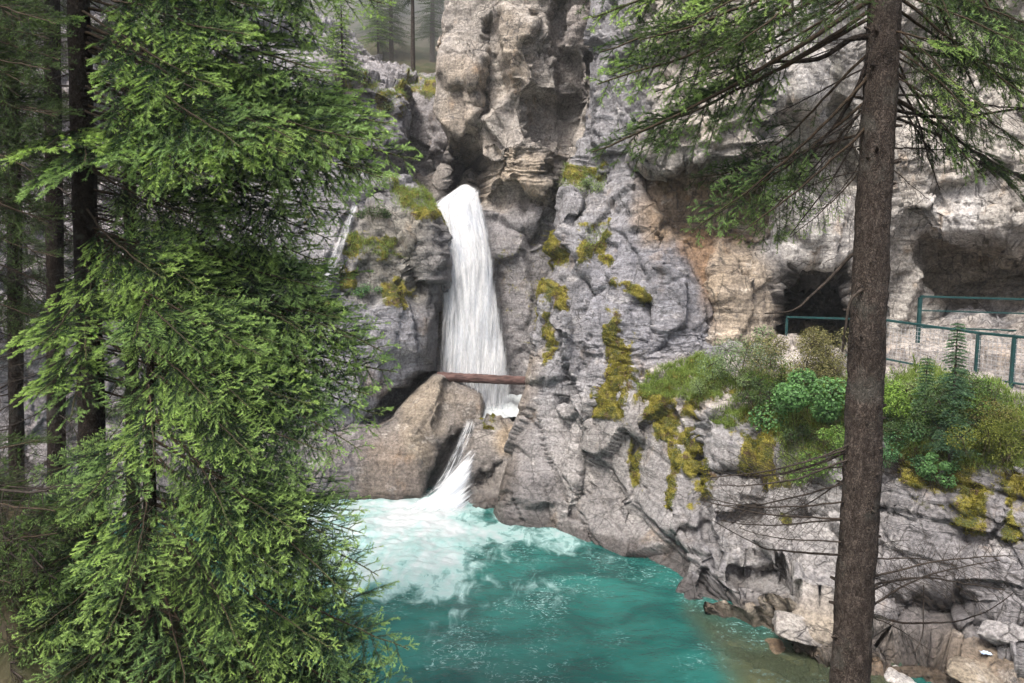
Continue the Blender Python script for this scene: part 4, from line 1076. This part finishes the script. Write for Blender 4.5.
# green sprays at the upper left of the trunk
for rpy, tx, ty, tY in [(-120,592,18,6.4),(-90,600,52,6.2),(-70,612,74,6.6),(-60,640,40,5.8),(-40,598,84,6.0),(-110,640,5,6.3),(-130,690,20,5.4),(-30,655,92,6.8),
                        (-80,700,60,5.6),(-100,735,45,5.2),(-20,690,86,6.3),(-60,760,30,6.9),(0,628,138,6.2),(10,650,128,6.4),(-10,592,152,6.1),(-150,580,-10,6.4),(-150,660,-20,6),
                        (60,692,232,6.1),(90,705,222,6.5),(110,735,238,5.8),(80,768,215,6.3),(150,790,238,6.2),(40,720,190,6.6),(130,690,178,6.8),(-130,780,10,6.4),(-140,720,-10,6.8),
                        (-60,820,20,5.2),(-40,780,60,6.5)]:
    rb(rpy, tx, ty, tY)
# right of the trunk
for i in range(20):
    rb(rr.uniform(-160, 60), rr.uniform(925, 1090), rr.uniform(-10, 120), rr.uniform(4.9, 7.2), 'g' if i % 3 == 0 else 'k')
for rpy, tx, ty, tY in [(40,962,168,6.2),(60,985,178,6.0),(70,1010,140,5.5),(30,1030,150,6.4),(80,940,160,6.6),(90,1040,185,6.8),(20,1000,120,5.4)]:
    rb(rpy, tx, ty, tY, 'g' if ty > 150 else 'k')
# bare limbs
for rpy, tx, ty, tY in [(28,770,66,6.3),(36,790,40,6.0),(70,795,190,6.1),(120,800,140,6.4),(140,785,160,6.2),(165,775,190,6.2),(190,835,192,5.8),(60,760,120,6.5),(100,760,175,6.2),
                        (120,985,118,6.2),(95,1030,108,6.0),(150,960,150,6.4),(80,1000,60,6.0),(190,925,178,5.9),(60,940,190,6.2),(110,1020,175,6.5),(90,790,235,6.2),(130,815,215,6.2),(160,930,200,6.1),
                        (446,706,478,6.0),(462,740,472,6.3),(440,770,470,5.7),(500,702,497,6.1),(515,720,520,6.3),(540,740,528,6.0),(480,715,505,6.4),(520,700,500,6.0),(455,720,485,5.6),(470,770,520,6.5),
                        (455,910,470,5.9),(470,905,478,6.2),(560,960,566,6.1),(590,1005,590,6.2),(575,930,600,6.0),(600,950,575,6.4),(620,1000,560,6.0),(560,910,540,6.2),(610,930,650,6.1),(585,1015,556,5.8)]:
    rb(rpy, tx, ty, tY, 'd')
def limb(pts, r0, r1, parent, mat, seed=0, name='dead_branch'):
    P = np.array([at(*p) for p in pts]); t = np.linspace(0, len(P) - 1, 60); Q = crom(P, t)
    Q += .012 * np.stack([fbm(Q * 6, 3, seed + i) for i in range(3)], -1)
    v, f = tube(Q, np.linspace(r0, r1, 60) * (1 + .15 * fbm(Q * 20, 2, seed)), 7)
    o = mesh_np(name, v - np.array(parent.location), f, None, [mat], parent=parent); return o
limb([(868,36,5.9),(850,40,5.95),(825,56,6.1),(800,62,6.2),(776,62,6.3),(752,72,6.4)], .030, .008, sp5, M_BARKD, 1)
limb([(866,242,5.9),(845,262,6.0),(822,286,6.0),(800,306,6.0),(785,312,6.1),(764,314,6.2)], .018, .006, sp5, M_DEAD, 2)
limb([(870,60,5.9),(858,84,5.9),(840,118,6.0),(815,150,6.0),(795,182,6.1),(770,205,6.1)], .020, .006, sp5, M_BARKD, 3)
limb([(862,290,5.8),(851,300,5.8),(846,325,5.8),(842,352,5.85)], .014, .009, sp5, M_DEAD, 4)
limb([(846,452,5.9),(815,464,5.9),(780,474,6.0),(745,476,6.1),(706,470,6.1)], .014, .004, sp5, M_BARKD, 5)
limb([(872,104,5.9),(905,112,6.0),(950,118,6.1),(1000,112,6.1),(1060,104,6.1)], .018, .008, sp5, M_BARKD, 6)
limb([(850,556,5.9),(800,552,5.9),(760,546,6.0),(712,520,6.1)], .012, .003, sp5, M_BARKD, 7)
limb([(862,612,5.9),(900,622,5.8),(950,622,5.8),(985,612,5.9),(1014,592,6.0)], .012, .003, sp5, M_BARKD, 8)
limb([(923,585,5.8),(924,610,5.8),(922,635,5.8),(914,652,5.8)], .005, .003, sp5, M_DEAD, 9)

# ------------------------------------------------------------------ conifers on the cliffs and in the mist
def far_conifer(h, rad, seed, dens=1.0, lvd=5, nl=.06, nw=.022):
    r = np.random.default_rng(seed); A = []; B = []
    lv = int(h * lvd)
    for i in range(lv):
        z = h * (.16 + .84 * i / lv); R = rad * (1 - (z / h)) ** .8 * 1.05 + .05
        for j in range(r.integers(5, 8)):
            az = r.uniform(0, 6.28); L = R * r.uniform(.5, 1.1); ns = max(int(L / .10), 2)
            for k in range(ns):
                q = (k + .5) / ns
                p = np.array([math.cos(az) * L * q, math.sin(az) * L * q, z - L * .35 * q])
                for s_ in (-1, 1):
                    a2 = az + s_ * r.uniform(.5, 1.2); l2 = (.06 + .20 * (1 - q)) * min(1.5, .5 + L)
                    A.append(p); B.append(p + np.array([math.cos(a2) * l2, math.sin(a2) * l2, -.25 * l2]))
    A = np.array(A); B = np.array(B)
    v, f, y, rn = needles(A, B, 60 * dens, nl, nw, (np.zeros(len(A)), np.full(len(A), .9)), r, .5)
    v2, f2 = prisms(A, B, .006, .003)
    V, Fc, Y_, R_, M_ = merge_tris([(v, f, y, rn, 0), (v2, f2, 0, .5, 0)])
    return V, Fc, Y_, R_
def conifer(px, py, Y_, h, rad, seed, label, group=None, name='conifer_tree', mat=None, cat='tree', lean=(0, 0), dens=1.0, bare=0, lvd=5, nl=.06, nw=.022):
    b = ground(px, py) if Y_ < 34 else at(px, py, Y_); b = at(px, py, Y_) if b is None else b; e_ = empty(name, b); tag(e_, label, cat, group)
    top = np.array([lean[0], lean[1], h])
    v, f = tube([np.zeros(3), top * .35, top * .7, top], [h * .016, h * .012, h * .007, .004], 8)
    mesh_np('trunk', v, f, None, [M_BARK], parent=e_)
    V, Fc, Y2, R2 = far_conifer(h * (1 - bare), rad, seed, dens, lvd, nl, nw)
    V[:, 2] += h * bare; V[:, :2] += (V[:, 2:3] / h) * np.array(lean)[None]
    mesh_np('crown', V, Fc, {'young': Y2, 'rnd': R2}, [mat or M_FAR], smooth=False, parent=e_)
    return e_
conifer(346, 92, 27.6, 4.2, 1.25, 1, 'small green conifer on the ledge of the upper left cliff', mat=M_NEEDLE)
conifer(300, 40, 30.0, 5.0, 1.5, 2, 'dark conifer at the top of the left cliff above the small ledge tree', mat=M_NEEDLE)
conifer(383, 52, 33.0, 4.6, 1.5, 3, 'green conifer on the rim of the left cliff beside the misty gap', mat=M_NEEDLE)
mg = 'conifers standing in the mist above the falls'
for i, (px, py, Y_, h, rd, ln, lb) in enumerate([
    (413, 88, 38.5, 9.0, 1.1, .1, 'misty conifer with a pale bare lower trunk right above the falls'),
    (392, 84, 42.0, 10.0, 1.7, 0, 'misty conifer just left of the one with the pale bare trunk'),
    (432, 84, 43.0, 11.0, 1.7, .2, 'misty conifer against the dark edge of the tan cliff'),
    (372, 76, 46.0, 11.0, 2.0, 0, 'misty conifer over the end of the left cliff rim'),
    (405, 66, 52.0, 14.0, 2.2, -.2, 'faint conifer deep in the mist, left of the gap centre'),
    (424, 60, 56.0, 15.0, 2.2, 0, 'faint conifer deep in the mist, in the gap centre'),
    (442, 62, 50.0, 14.0, 2.2, 0, 'faint conifer deep in the mist, half behind the tan cliff'),
    (385, 52, 60.0, 16.0, 2.4, 0, 'faintest conifer of the misty gap, farthest left'),
    (450, 46, 64.0, 16.0, 2.4, 0, 'faintest conifer of the misty gap, farthest right'),
    (412, 40, 68.0, 17.0, 2.6, 0, 'faintest conifer of the misty gap, near the top centre'),
    (360, 50, 58.0, 15.0, 2.6, 0, 'faint conifer in the mist behind the rim of the left cliff')]):
    conifer(px, py, Y_, h, rd, 30 + i, lb, mg, lean=(ln, 0), dens=.55, bare=.42 if i == 0 else .12)

# ------------------------------------------------------------------ shrubs
def shrub(px, py, Y_, sx, sz, label, kind='olive', seed=0, nl=2600, leaf=.05, sy=None, lumps=9, stems=14, name='shrub', grp='shrubs along the ledge below the walkway', upright=0.0, round_=.5, low=0):
    r = np.random.default_rng(seed + 900); b = ground(px, py); b = at(px, py, Y_) if b is None else b + np.array([0, .15, 0]); sx *= 1.2; sz *= 1.4; nl = int(nl * 1.35); e_ = empty(name, b); tag(e_, label, 'shrub', grp)
    sy = sy or sx * .8
    cen = np.stack([r.uniform(-.75, .75, lumps) * sx, r.uniform(-.75, .75, lumps) * sy, r.uniform(.2, .85, lumps) * sz], 1)
    cr = r.uniform(.24, .46, lumps) * min(sx, sz)
    A = []; B = []
    for i in range(stems):
        c = cen[r.integers(lumps)]; s0 = np.array([r.uniform(-.25, .25) * sx, r.uniform(-.2, .2) * sy, -.15]); m = (s0 + c) / 2 + r.normal(0, .06, 3)
        for q0, q1 in ((s0, m), (m, c)): A.append(q0); B.append(q1)
        for k in range(6):
            d = c + unit(r.normal(size=3)) * r.uniform(.1, .4) * sz; A.append(c); B.append(d)
    v2, f2 = prisms(np.array(A), np.array(B), .008, .004)
    mesh_np('stems', v2, f2, None, [M_TWIG], parent=e_)
    k = r.integers(lumps, size=nl); u = unit(r.normal(size=(nl, 3))); rad = cr[k] * r.uniform(.35, 1.12, nl) ** .6
    p = cen[k] + u * rad[:, None] * np.array([1, 1, .85 + upright])
    nrm = unit(u * .6 + r.normal(size=(nl, 3)) * .55 + np.array([0, -.15, .45]))
    s1 = unit(np.cross(nrm, r.normal(size=(nl, 3)))); s2 = np.cross(nrm, s1)
    l = (leaf * r.uniform(.5, 1.35, nl))[:, None]
    Q = np.stack([p - s1 * l * .5, p + s2 * l * round_ * .5 + nrm * l * .06, p + s1 * l * .5, p - s2 * l * round_ * .5 + nrm * l * .06], 1).reshape(-1, 3)
    Fq = np.arange(nl * 4).reshape(-1, 4)
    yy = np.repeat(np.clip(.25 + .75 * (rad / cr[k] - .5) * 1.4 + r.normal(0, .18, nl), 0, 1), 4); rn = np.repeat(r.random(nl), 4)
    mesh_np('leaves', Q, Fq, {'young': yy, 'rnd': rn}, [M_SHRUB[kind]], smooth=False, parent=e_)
    return e_
shrub(738, 384, 20.0, .9, 1.15, 'pale grey-green shrub at the left end of the ledge beside the grassy patch', 'pale', 1, 4200, .05)
shrub(706, 392, 19.6, .45, .45, 'low pale green bush tucked left of the pale grey-green shrub', 'pale', 2, 1500, .045)
shrub(795, 394, 19.2, 1.1, 1.3, 'brownish olive shrub in front of the tunnel mouth', 'olive', 3, 6000, .048)
shrub(836, 392, 18.8, .75, 1.2, 'olive shrub touching the left side of the spruce trunk', 'olive', 4, 3600, .048)
shrub(812, 444, 17.8, 1.0, 1.35, 'bluish green broad-leaved shrub below the olive one', 'blue', 5, 5200, .075, round_=.75)
shrub(765, 420, 18.2, .55, .75, 'dark shrub hanging over the mossy rock edge', 'dark', 6, 1800, .05)
shrub(818, 474, 17.2, .8, .5, 'low bright green plants at the foot of the bluish shrub', 'bright', 7, 2600, .055)
shrub(770, 398, 18.9, .6, .7, 'small bright bush between the olive and the bluish shrubs', 'bright', 8, 1900, .05)
shrub(905, 428, 16.8, .62, .85, 'flowering green shrub touching the right side of the spruce trunk', 'bright', 9, 4600, .05)
shrub(912, 470, 15.9, .6, .8, 'leafy dark green bush low on the right of the spruce trunk', 'blue', 10, 3000, .05)
shrub(892, 412, 17.3, .45, .38, 'grass-green tuft shrub under the rail by the spruce trunk', 'bright', 11, 2200, .045)
shrub(950, 444, 15.9, .75, 1.1, 'dark leafy shrub under the young spruce', 'dark', 12, 4200, .045)
shrub(944, 492, 15.3, .36, .62, 'small bluish green bush hanging lowest over the rock', 'blue', 13, 1900, .055)
shrub(985, 452, 15.0, .8, .95, 'mossy olive-green bush below the right fence posts', 'moss', 14, 6500, .036)
shrub(1018, 470, 14.5, .6, .8, 'dark mossy bush at the right edge of the view', 'moss', 15, 4200, .036)
shrub(965, 420, 15.6, .6, .6, 'yellow-green shrub right beside the young spruce', 'bright', 16, 3000, .042)
shrub(862, 425, 17.6, .7, 1.2, 'shrub half hidden behind the spruce trunk', 'bright', 17, 3600, .05)
shrub(388, 112, 29.0, .75, .55, 'green shrub on the rim of the upper left cliff', 'pale', 20, 1500, .07, grp='shrubs on the left cliff')
shrub(378, 222, 26.0, .55, .55, 'dark green shrub in the notch of the mossy left wall', 'dark', 21, 1600, .06, grp='shrubs on the left cliff')
shrub(372, 300, 25.1, .5, .5, 'leafy plant low on the mossy left wall', 'blue', 22, 1200, .06, grp='shrubs on the left cliff')
shrub(588, 190, 24.3, .4, .4, 'tuft of greenery on the ridge beside the tan cliff', 'pale', 23, 1200, .05, grp='shrubs on the left cliff')
shrub(752, 400, 19.2, .5, .7, 'feathery grey-green bush between the grass patch and the tunnel shrubs', 'pale', 31, 1800, .045)
shrub(790, 452, 17.2, .5, .6, 'trailing dark plant over the moss left of the trunk', 'dark', 32, 1800, .045)
shrub(846, 462, 16.9, .5, .7, 'leafy bush close by the left side of the trunk, low down', 'bright', 33, 2200, .05)
shrub(925, 412, 16.6, .45, .4, 'light green bush just below the bottom rail', 'pale', 34, 2000, .042)
shrub(1000, 426, 14.9, .5, .45, 'olive bush at the feet of the fence posts', 'olive', 35, 2400, .04)
shrub(900, 448, 16.2, .5, .7, 'dark leafy bush under the flowering one', 'dark', 36, 2200, .045)
# the young spruce in front of the fence
conifer(947, 466, 15.6, 3.2, .62, 50, 'young bluish spruce sapling rising in front of the green fence', None, 'spruce_sapling', M_SHRUB['sapling'], 'sapling', (-.05, 0), 1.7, 0, 13, .04, .012)
conifer(918, 440, 16.3, 1.9, .4, 51, 'smaller thin spruce sapling left of the taller sapling', None, 'spruce_sapling', M_SHRUB['sapling'], 'sapling', (0, 0), 1.5, 0, 13, .04, .012)

# ------------------------------------------------------------------ grass and moss on the rock
def scatter(name, sets, n, ln, wd, mat, kind, seed, droop=.6, outw=.5):
    r = np.random.default_rng(seed); Vs = []; Ys = []; Rs = []
    for V_, N_, M_, cnt in sets:
        g = np.linalg.norm(np.cross(V_[1:, :-1] - V_[:-1, :-1], V_[:-1, 1:] - V_[:-1, :-1]), axis=-1)
        p = (g * (M_[:-1, :-1] > .5) * M_[:-1, :-1]).ravel(); 
        if p.sum() == 0: continue
        idx = r.choice(len(p), cnt, p=p / p.sum()); i, j = np.unravel_index(idx, g.shape)
        a = r.random((cnt, 1)); b = r.random((cnt, 1))
        P = V_[i, j] + (V_[i + 1, j] - V_[i, j]) * a + (V_[i, j + 1] - V_[i, j]) * b
        Nn = N_[i, j]
        d = unit(Nn * outw + np.array([0, 0, 1.]) * (1 - outw) + r.normal(size=(cnt, 3)) * .38)
        l = ln * r.uniform(.5, 1.2, (cnt, 1)); side = unit(np.cross(d, r.normal(size=(cnt, 3))))
        mid = P + d * l * .55; tipp = P + d * l; tipp[:, 2] -= droop * l[:, 0] * r.uniform(.1, 1, cnt)
        Vs.append(np.stack([P - side * wd * .5, P + side * wd * .5, mid + side * wd * .45, mid - side * wd * .45, tipp], 1).reshape(-1, 3))
        Ys.append(np.tile([0, 0, .6, .6, 1.0], cnt) * np.repeat(r.uniform(.5, 1.1, cnt), 5)); Rs.append(np.repeat(r.random(cnt), 5))
    V_ = np.concatenate(Vs); n_ = len(V_) // 5; o = np.arange(n_)[:, None] * 5
    T = np.concatenate([o + np.array([[0, 1, 2]]), o + np.array([[0, 2, 3]]), o + np.array([[3, 2, 4]])])
    ob = mesh_np(name, V_, T, {'young': np.concatenate(Ys), 'rnd': np.concatenate(Rs)}, [mat], smooth=False)
    return tag(ob, kind='stuff')
def mask(x, y, polys, soft=6):
    m = 0 * x
    for p in polys: m = np.maximum(m, sstep(sdpoly(x, y, p), -soft, soft))
    return m
gR = mask(xR, yR, [[(640,378),(700,368),(726,386),(722,412),(700,404),(650,404),(640,398)], [(700,385),(860,392),(860,470),(790,468),(745,410)], [(880,382),(960,388),(1040,410),(1050,470),(900,462),(880,430)], [(715,430),(735,405),(750,420),(735,440)]])
gD = mask(xD, yD, [[(345,232),(400,238),(398,258),(348,254)], [(385,186),(420,190),(436,208),(420,214),(390,204)]])
gR2 = mask(xR, yR, [[(575,168),(596,166),(590,190),(572,192)], [(586,230),(614,230),(606,250),(590,256)]])
gG = mask(xG, yG, [[(405,78),(455,82),(455,96),(405,94)]]); gC = mask(xC, yC, [[(335,80),(405,84),(405,94),(370,92),(335,88)]])
scatter('grass', [(VR, NR, gR, 62000), (VD, ND, gD, 7000), (VR, NR, gR2, 3500), (VG, NG, gG, 2500), (VC, NC, gC, 2500)], 0, .24, .010, M_GRASS, 'g', 71, .8, .40)
scatter('moss', [(VR, NR, np.clip(msR - .05, 0, 1), 110000), (VD, ND, msD, 16000), (VC, NC, msC, 4000), (VF, NF, msF, 1200)], 0, .06, .012, M_MOSS, 'm', 72, .3, .7)

# ------------------------------------------------------------------ log across the falls
def log():
    A = at(436, 376.5, 26.3); B = at(528, 381, 25.6); n = 60; t = np.linspace(0, 1, n)[:, None]
    P = A * (1 - t) + B * t; P += .02 * np.stack([fbm(P * 3, 2, s) for s in (1, 2, 3)], -1)
    R = np.linspace(.19, .165, n); R[0] = .01; R[-1] = .01; P[0] = P[1]; P[-1] = P[-2]
    v, f = tube(P, R, 16, .10, 4)
    n_ = NT('weathered_log'); p = n_.pos(); c = n_.mix(n_.ramp(n_.noise(n_.mapv(p, (.5, 4, 4)), 3, 6), .35, .65), (.035, .018, .016), (.12, .07, .062))
    o = mesh_np('fallen_log', v, f, None, [n_.done(n_.bsdf(c, .8, n_.bump(n_.noise(n_.mapv(p, (.6, 5, 5)), 5, 5), .6, .02)))], loc=A)
    tag(o, 'reddish brown log wedged level across the foot of the upper waterfall', 'log')
log()

# ------------------------------------------------------------------ green walkway railings
def paint_mat():
    n = NT('green_painted_steel'); p = n.objco(); f = n.noise(p, 9, 6, .7)
    c = n.mix(n.ramp(f, .35, .7), (.007, .036, .038), (.012, .060, .060)); c = n.mix(n.ramp(n.noise(p, 40, 4), .66, .72), c, (.07, .045, .03))
    return n.done(n.bsdf(c, .45, n.bump(f, .15, .005), .4))
M_PAINT = paint_mat()
M_MESH = simple_mat('galvanised_mesh', (.25, .25, .26), (.42, .42, .43), 20, .5)
def bar(name, A, B, w, h, parent, mat):
    A = np.array(A, float); B = np.array(B, float); d = unit(B - A); up = np.array([0, 0, 1.]) if abs(d[2]) < .9 else np.array([1., 0, 0])
    s = unit(np.cross(d, up)); t = np.cross(s, d); bv = .15 * min(w, h)
    prof = [(-w/2+bv, -h/2), (w/2-bv, -h/2), (w/2, -h/2+bv), (w/2, h/2-bv), (w/2-bv, h/2), (-w/2+bv, h/2), (-w/2, h/2-bv), (-w/2, -h/2+bv)]
    V = [q + s * a + t * b for q in (A, B) for a, b in prof]
    Fq = [(i, (i + 1) % 8, (i + 1) % 8 + 8, i + 8) for i in range(8)] + [(0, 1, 2, 7), (2, 3, 6, 7), (3, 4, 5, 6), (8, 15, 10, 9), (10, 15, 14, 11), (11, 14, 13, 12)]
    return mesh_np(name, np.array(V) - np.array(parent.location), Fq, None, [mat], smooth=False, parent=parent)
def railing(pts, label, low=True, panel=False, postw=.07, drop=1.15, posts=None):
    """pts: top rail points; posts hang down from the top rail"""
    e_ = empty('railing', np.array(pts[0]) - np.array([0, 0, drop])); tag(e_, label, 'railing', 'green railings of the canyon walkway')
    for a, b in zip(pts[:-1], pts[1:]):
        a = np.array(a); b = np.array(b); g = unit(b - a) * .002
        bar('top_rail', a + g, b - g, .075, .06, e_, M_PAINT)
        if low:
            dz = np.array([0, 0, drop - .12]); bar('bottom_rail', a - dz + g, b - dz - g, .05, .045, e_, M_PAINT)
        if low == 2:
            dz = np.array([0, 0, .42]); bar('middle_rail', a - dz + g, b - dz - g, .045, .04, e_, M_PAINT)
        if panel:
            L = np.linalg.norm(b - a); n = int(L / .11); A_ = []; B_ = []
            off = np.array([-.03, .05, 0])
            for i in range(n + 1):
                q = a + (b - a) * i / n + off; A_.append(q - [0, 0, .05]); B_.append(q - [0, 0, drop - .14])
            for k in range(10):
                z = np.array([0, 0, .07 + k * .105]); A_.append(a - z + off); B_.append(b - z + off)
            v, f = prisms(np.array(A_), np.array(B_), .0055, .0055, 4)
            mesh_np('wire_panel', v - np.array(e_.location), f, None, [M_MESH], parent=e_)
    for q in (posts or pts):
        q = np.array(q); bar('post', q - [0, 0, .032], q - [0, 0, drop + .35], postw, postw, e_, M_PAINT)
    return e_
ra = at(787, 317, 21.0); rb_ = at(885, 320, 18.2); rc = at(979, 333, 15.9); rd = at(1015, 336.5, 15.0); re_ = at(1090, 343, 13.6)
railing([ra, rb_], 'green railing in front of the dark tunnel mouth', True, False, posts=[ra])
railing([rb_, rc, rd, re_], 'green railing with wire mesh panels at the right above the shrubs', True, True, .085)
ua = at(920.5, 296.5, 20.6); ub = at(1030, 299.5, 20.2); uc = at(1110, 301, 20.0)
railing([ua, ub, uc], 'upper green railing farther back below the rock overhang', 2, False, .10, 1.05)

# ------------------------------------------------------------------ path surface
def pathz(P): pass
# ------------------------------------------------------------------ loose rocks
def boulder(px, py, Y_, s, label, seed, flat=.5, col=(.42, .40, .38), rot=0., wet=0.0, grp='loose rocks at the water line', moss=0.0, lo=3):
    import bmesh
    bm = bmesh.new(); bmesh.ops.create_icosphere(bm, subdivisions=5, radius=1); V = np.array([v.co[:] for v in bm.verts]); Fc = np.array([[v.index for v in f.verts] for f in bm.faces]); bm.free()
    r = np.random.default_rng(seed)
    nr_ = unit(r.normal(size=(13, 3))); dd = r.uniform(.42, .85, 13)
    k = (V @ nr_.T); sc_ = np.min(np.where(k > 0, dd / np.maximum(k, 1e-3), 9), axis=1); V = V * np.minimum(sc_, 1)[:, None]
    V *= (1 + .05 * fbm(V * 2.5 + seed, 4, seed))[:, None]; V += .02 * np.stack([fbm(V * 9 + seed, 3, seed + q) for q in range(3)], -1)
    V *= np.array([1.25, .9, flat]) * s * 1.15
    c, s_ = math.cos(rot), math.sin(rot); V = V @ np.array([[c, 0, s_], [0, 1, 0], [-s_, 0, c]]).T
    b = ground(px, py); b = at(px, py, Y_) if b is None else b + np.array([0, .25 * s, -.12 * s])
    o = mesh_np('rock', V, Fc, {'tint': np.tile(col, (len(V), 1)), 'moss': np.full(len(V), moss), 'wet': np.full(len(V), wet) * (V[:, 2] < -.1 * s), 'blk': np.full(len(V), .5), 'smo': np.zeros(len(V))}, [M_ROCK])
    o.location = b; tag(o, label, 'rock', grp)
for i, a_ in enumerate([
    (905, 678, 12.9, .42, 'bright white angular rock at the bottom right of the spruce trunk', .6, (.72, .70, .67)),
    (800, 625, 14.9, .60, 'long white slab lying on the waterside shelf', .35, (.50, .47, .43)),
    (752, 640, 14.8, .42, 'tan stone at the water edge left of the long white slab', .35, (.30, .235, .16)),
    (790, 652, 14.2, .45, 'orange-brown flat stone at the water edge', .3, (.26, .18, .10)),
    (885, 645, 13.7, .34, 'brown rounded stone right of the trunk', .6, (.30, .22, .15)),
    (940, 655, 13.5, .62, 'long pale slanting slab at the bottom right', .3, (.36, .33, .28)),
    (985, 672, 13.0, .60, 'mottled brown slab in the bottom right corner', .35, (.36, .31, .24)),
    (1005, 628, 13.3, .42, 'grey oval boulder by the right edge above the slabs', .7, (.42, .41, .41))]):
    boulder(a_[0], a_[1], a_[2], a_[3], a_[4], 40 + i, a_[5], a_[6], rot=(.25 if a_[0] > 780 else .1), wet=.6)

b = ground(980, 657); b = at(980, 657, 13) if b is None else b + np.array([0, -.05, .03])
g_ = np.linspace(-1, 1, 9); GX, GY = np.meshgrid(g_, g_); Pq = np.stack([GX * .09, GY * .06, 0 * GX], -1)
Pq[..., 2] = .035 * fbm(Pq * 22 + 3, 3, 5) + .03; Pq += .012 * np.stack([vnoise(Pq * 30, 1), vnoise(Pq * 30, 2), 0 * GX], -1)
top = Pq.reshape(-1, 3); bot = top - np.array([0, 0, .006]); Fg = gridfaces(9, 9)
scr = mesh_np('litter_scrap', np.concatenate([top, bot]), np.concatenate([Fg, Fg[:, ::-1] + 81]), None, [simple_mat('pale_blue_plastic', (.35, .48, .75), (.6, .7, .85), 12, .4)])
scr.location = b; tag(scr, 'small crumpled pale blue scrap lying among the rocks at the lower right', 'litter')
# ------------------------------------------------------------------ camera, light, air
cam = bpy.data.cameras.new('camera'); co = bpy.data.objects.new('camera', cam); COL.objects.link(co)
co.location = CAM; co.rotation_euler = (math.radians(84.0), 0, 0)
cam.sensor_width = 36; cam.lens = 36 * F / 1024; cam.clip_end = 800; cam.clip_start = .1
sc.camera = co
w = bpy.data.worlds.new('World'); sc.world = w; w.use_nodes = True
nt = w.node_tree; bg = nt.nodes['Background']
sky = nt.nodes.new('ShaderNodeTexSky'); sky.sky_type = 'NISHITA'; sky.sun_disc = False
SUN_EL, SUN_AZ = 58, 215      # degrees; azimuth clockwise from +Y
sky.sun_elevation = math.radians(SUN_EL); sky.sun_rotation = math.radians(SUN_AZ)
sky.air_density = 1.0; sky.dust_density = 6.0; sky.ozone_density = 1.0
nt.links.new(sky.outputs[0], bg.inputs[0]); bg.inputs[1].default_value = .13
sl = bpy.data.lights.new('sun', 'SUN'); so = bpy.data.objects.new('sun', sl); COL.objects.link(so)
sl.energy = 2.4; sl.angle = math.radians(18); sl.color = (1, .965, .91)
a = math.radians(SUN_AZ); e = math.radians(SUN_EL)
dirv = Vector((math.sin(a) * math.cos(e), math.cos(a) * math.cos(e), math.sin(e)))
so.rotation_euler = dirv.to_track_quat('Z', 'Y').to_euler(); so.location = (0, 0, 40)
HAZE = .0008
if HAZE:
    x0, x1, y0, y1, z0, z1 = -130, 130, -90, 145, -3, 75
    V = [(x, y, z) for x in (x0, x1) for y in (y0, y1) for z in (z0, z1)]
    hz = mesh_np('haze', V, [(0,1,3,2),(4,6,7,5),(0,4,5,1),(2,3,7,6),(0,2,6,4),(1,5,7,3)], smooth=False)
    m = bpy.data.materials.new('haze'); m.use_nodes = True; t = m.node_tree; t.nodes.clear()
    o_ = t.nodes.new('ShaderNodeOutputMaterial'); pv = t.nodes.new('ShaderNodeVolumePrincipled')
    pv.inputs['Color'].default_value = (.93, .95, .97, 1); pv.inputs['Density'].default_value = HAZE; pv.inputs['Anisotropy'].default_value = .2
    t.links.new(pv.outputs[0], o_.inputs['Volume']); hz.data.materials.append(m); tag(hz, kind='stuff')
# spray mist hanging in the gap above the falls
V = [(-16, 40.5, 18.0), (4, 40.5, 18.0), (-16, 40.5, 42), (4, 40.5, 42), (-22, 90, 44), (6, 90, 44), (-22, 90, 74), (6, 90, 74)]
mi = mesh_np('mist', V, [(0,1,3,2),(4,6,7,5),(0,4,5,1),(2,3,7,6),(0,2,6,4),(1,5,7,3)], smooth=False)
m = bpy.data.materials.new('mist'); m.use_nodes = True; t = m.node_tree; t.nodes.clear()
o_ = t.nodes.new('ShaderNodeOutputMaterial'); pv = t.nodes.new('ShaderNodeVolumePrincipled')
pv.inputs['Color'].default_value = (.93, .95, .97, 1); pv.inputs['Density'].default_value = .045; pv.inputs['Anisotropy'].default_value = .2
t.links.new(pv.outputs[0], o_.inputs['Volume']); mi.data.materials.append(m); tag(mi, kind='stuff')
vs = sc.view_settings; vs.view_transform = 'Standard'; vs.look = 'None'; vs.gamma = 1; vs.exposure = EXPO; vs.use_curve_mapping = False
sc.cycles.use_denoising = True; sc.cycles.max_bounces = 6; sc.cycles.diffuse_bounces = 4; sc.cycles.glossy_bounces = 2
sc.cycles.transparent_max_bounces = 12; sc.cycles.volume_bounces = 1; sc.cycles.transmission_bounces = 3
sc.cycles.sample_clamp_indirect = 6

sc.cycles.use_adaptive_sampling = True; sc.cycles.adaptive_threshold = .03
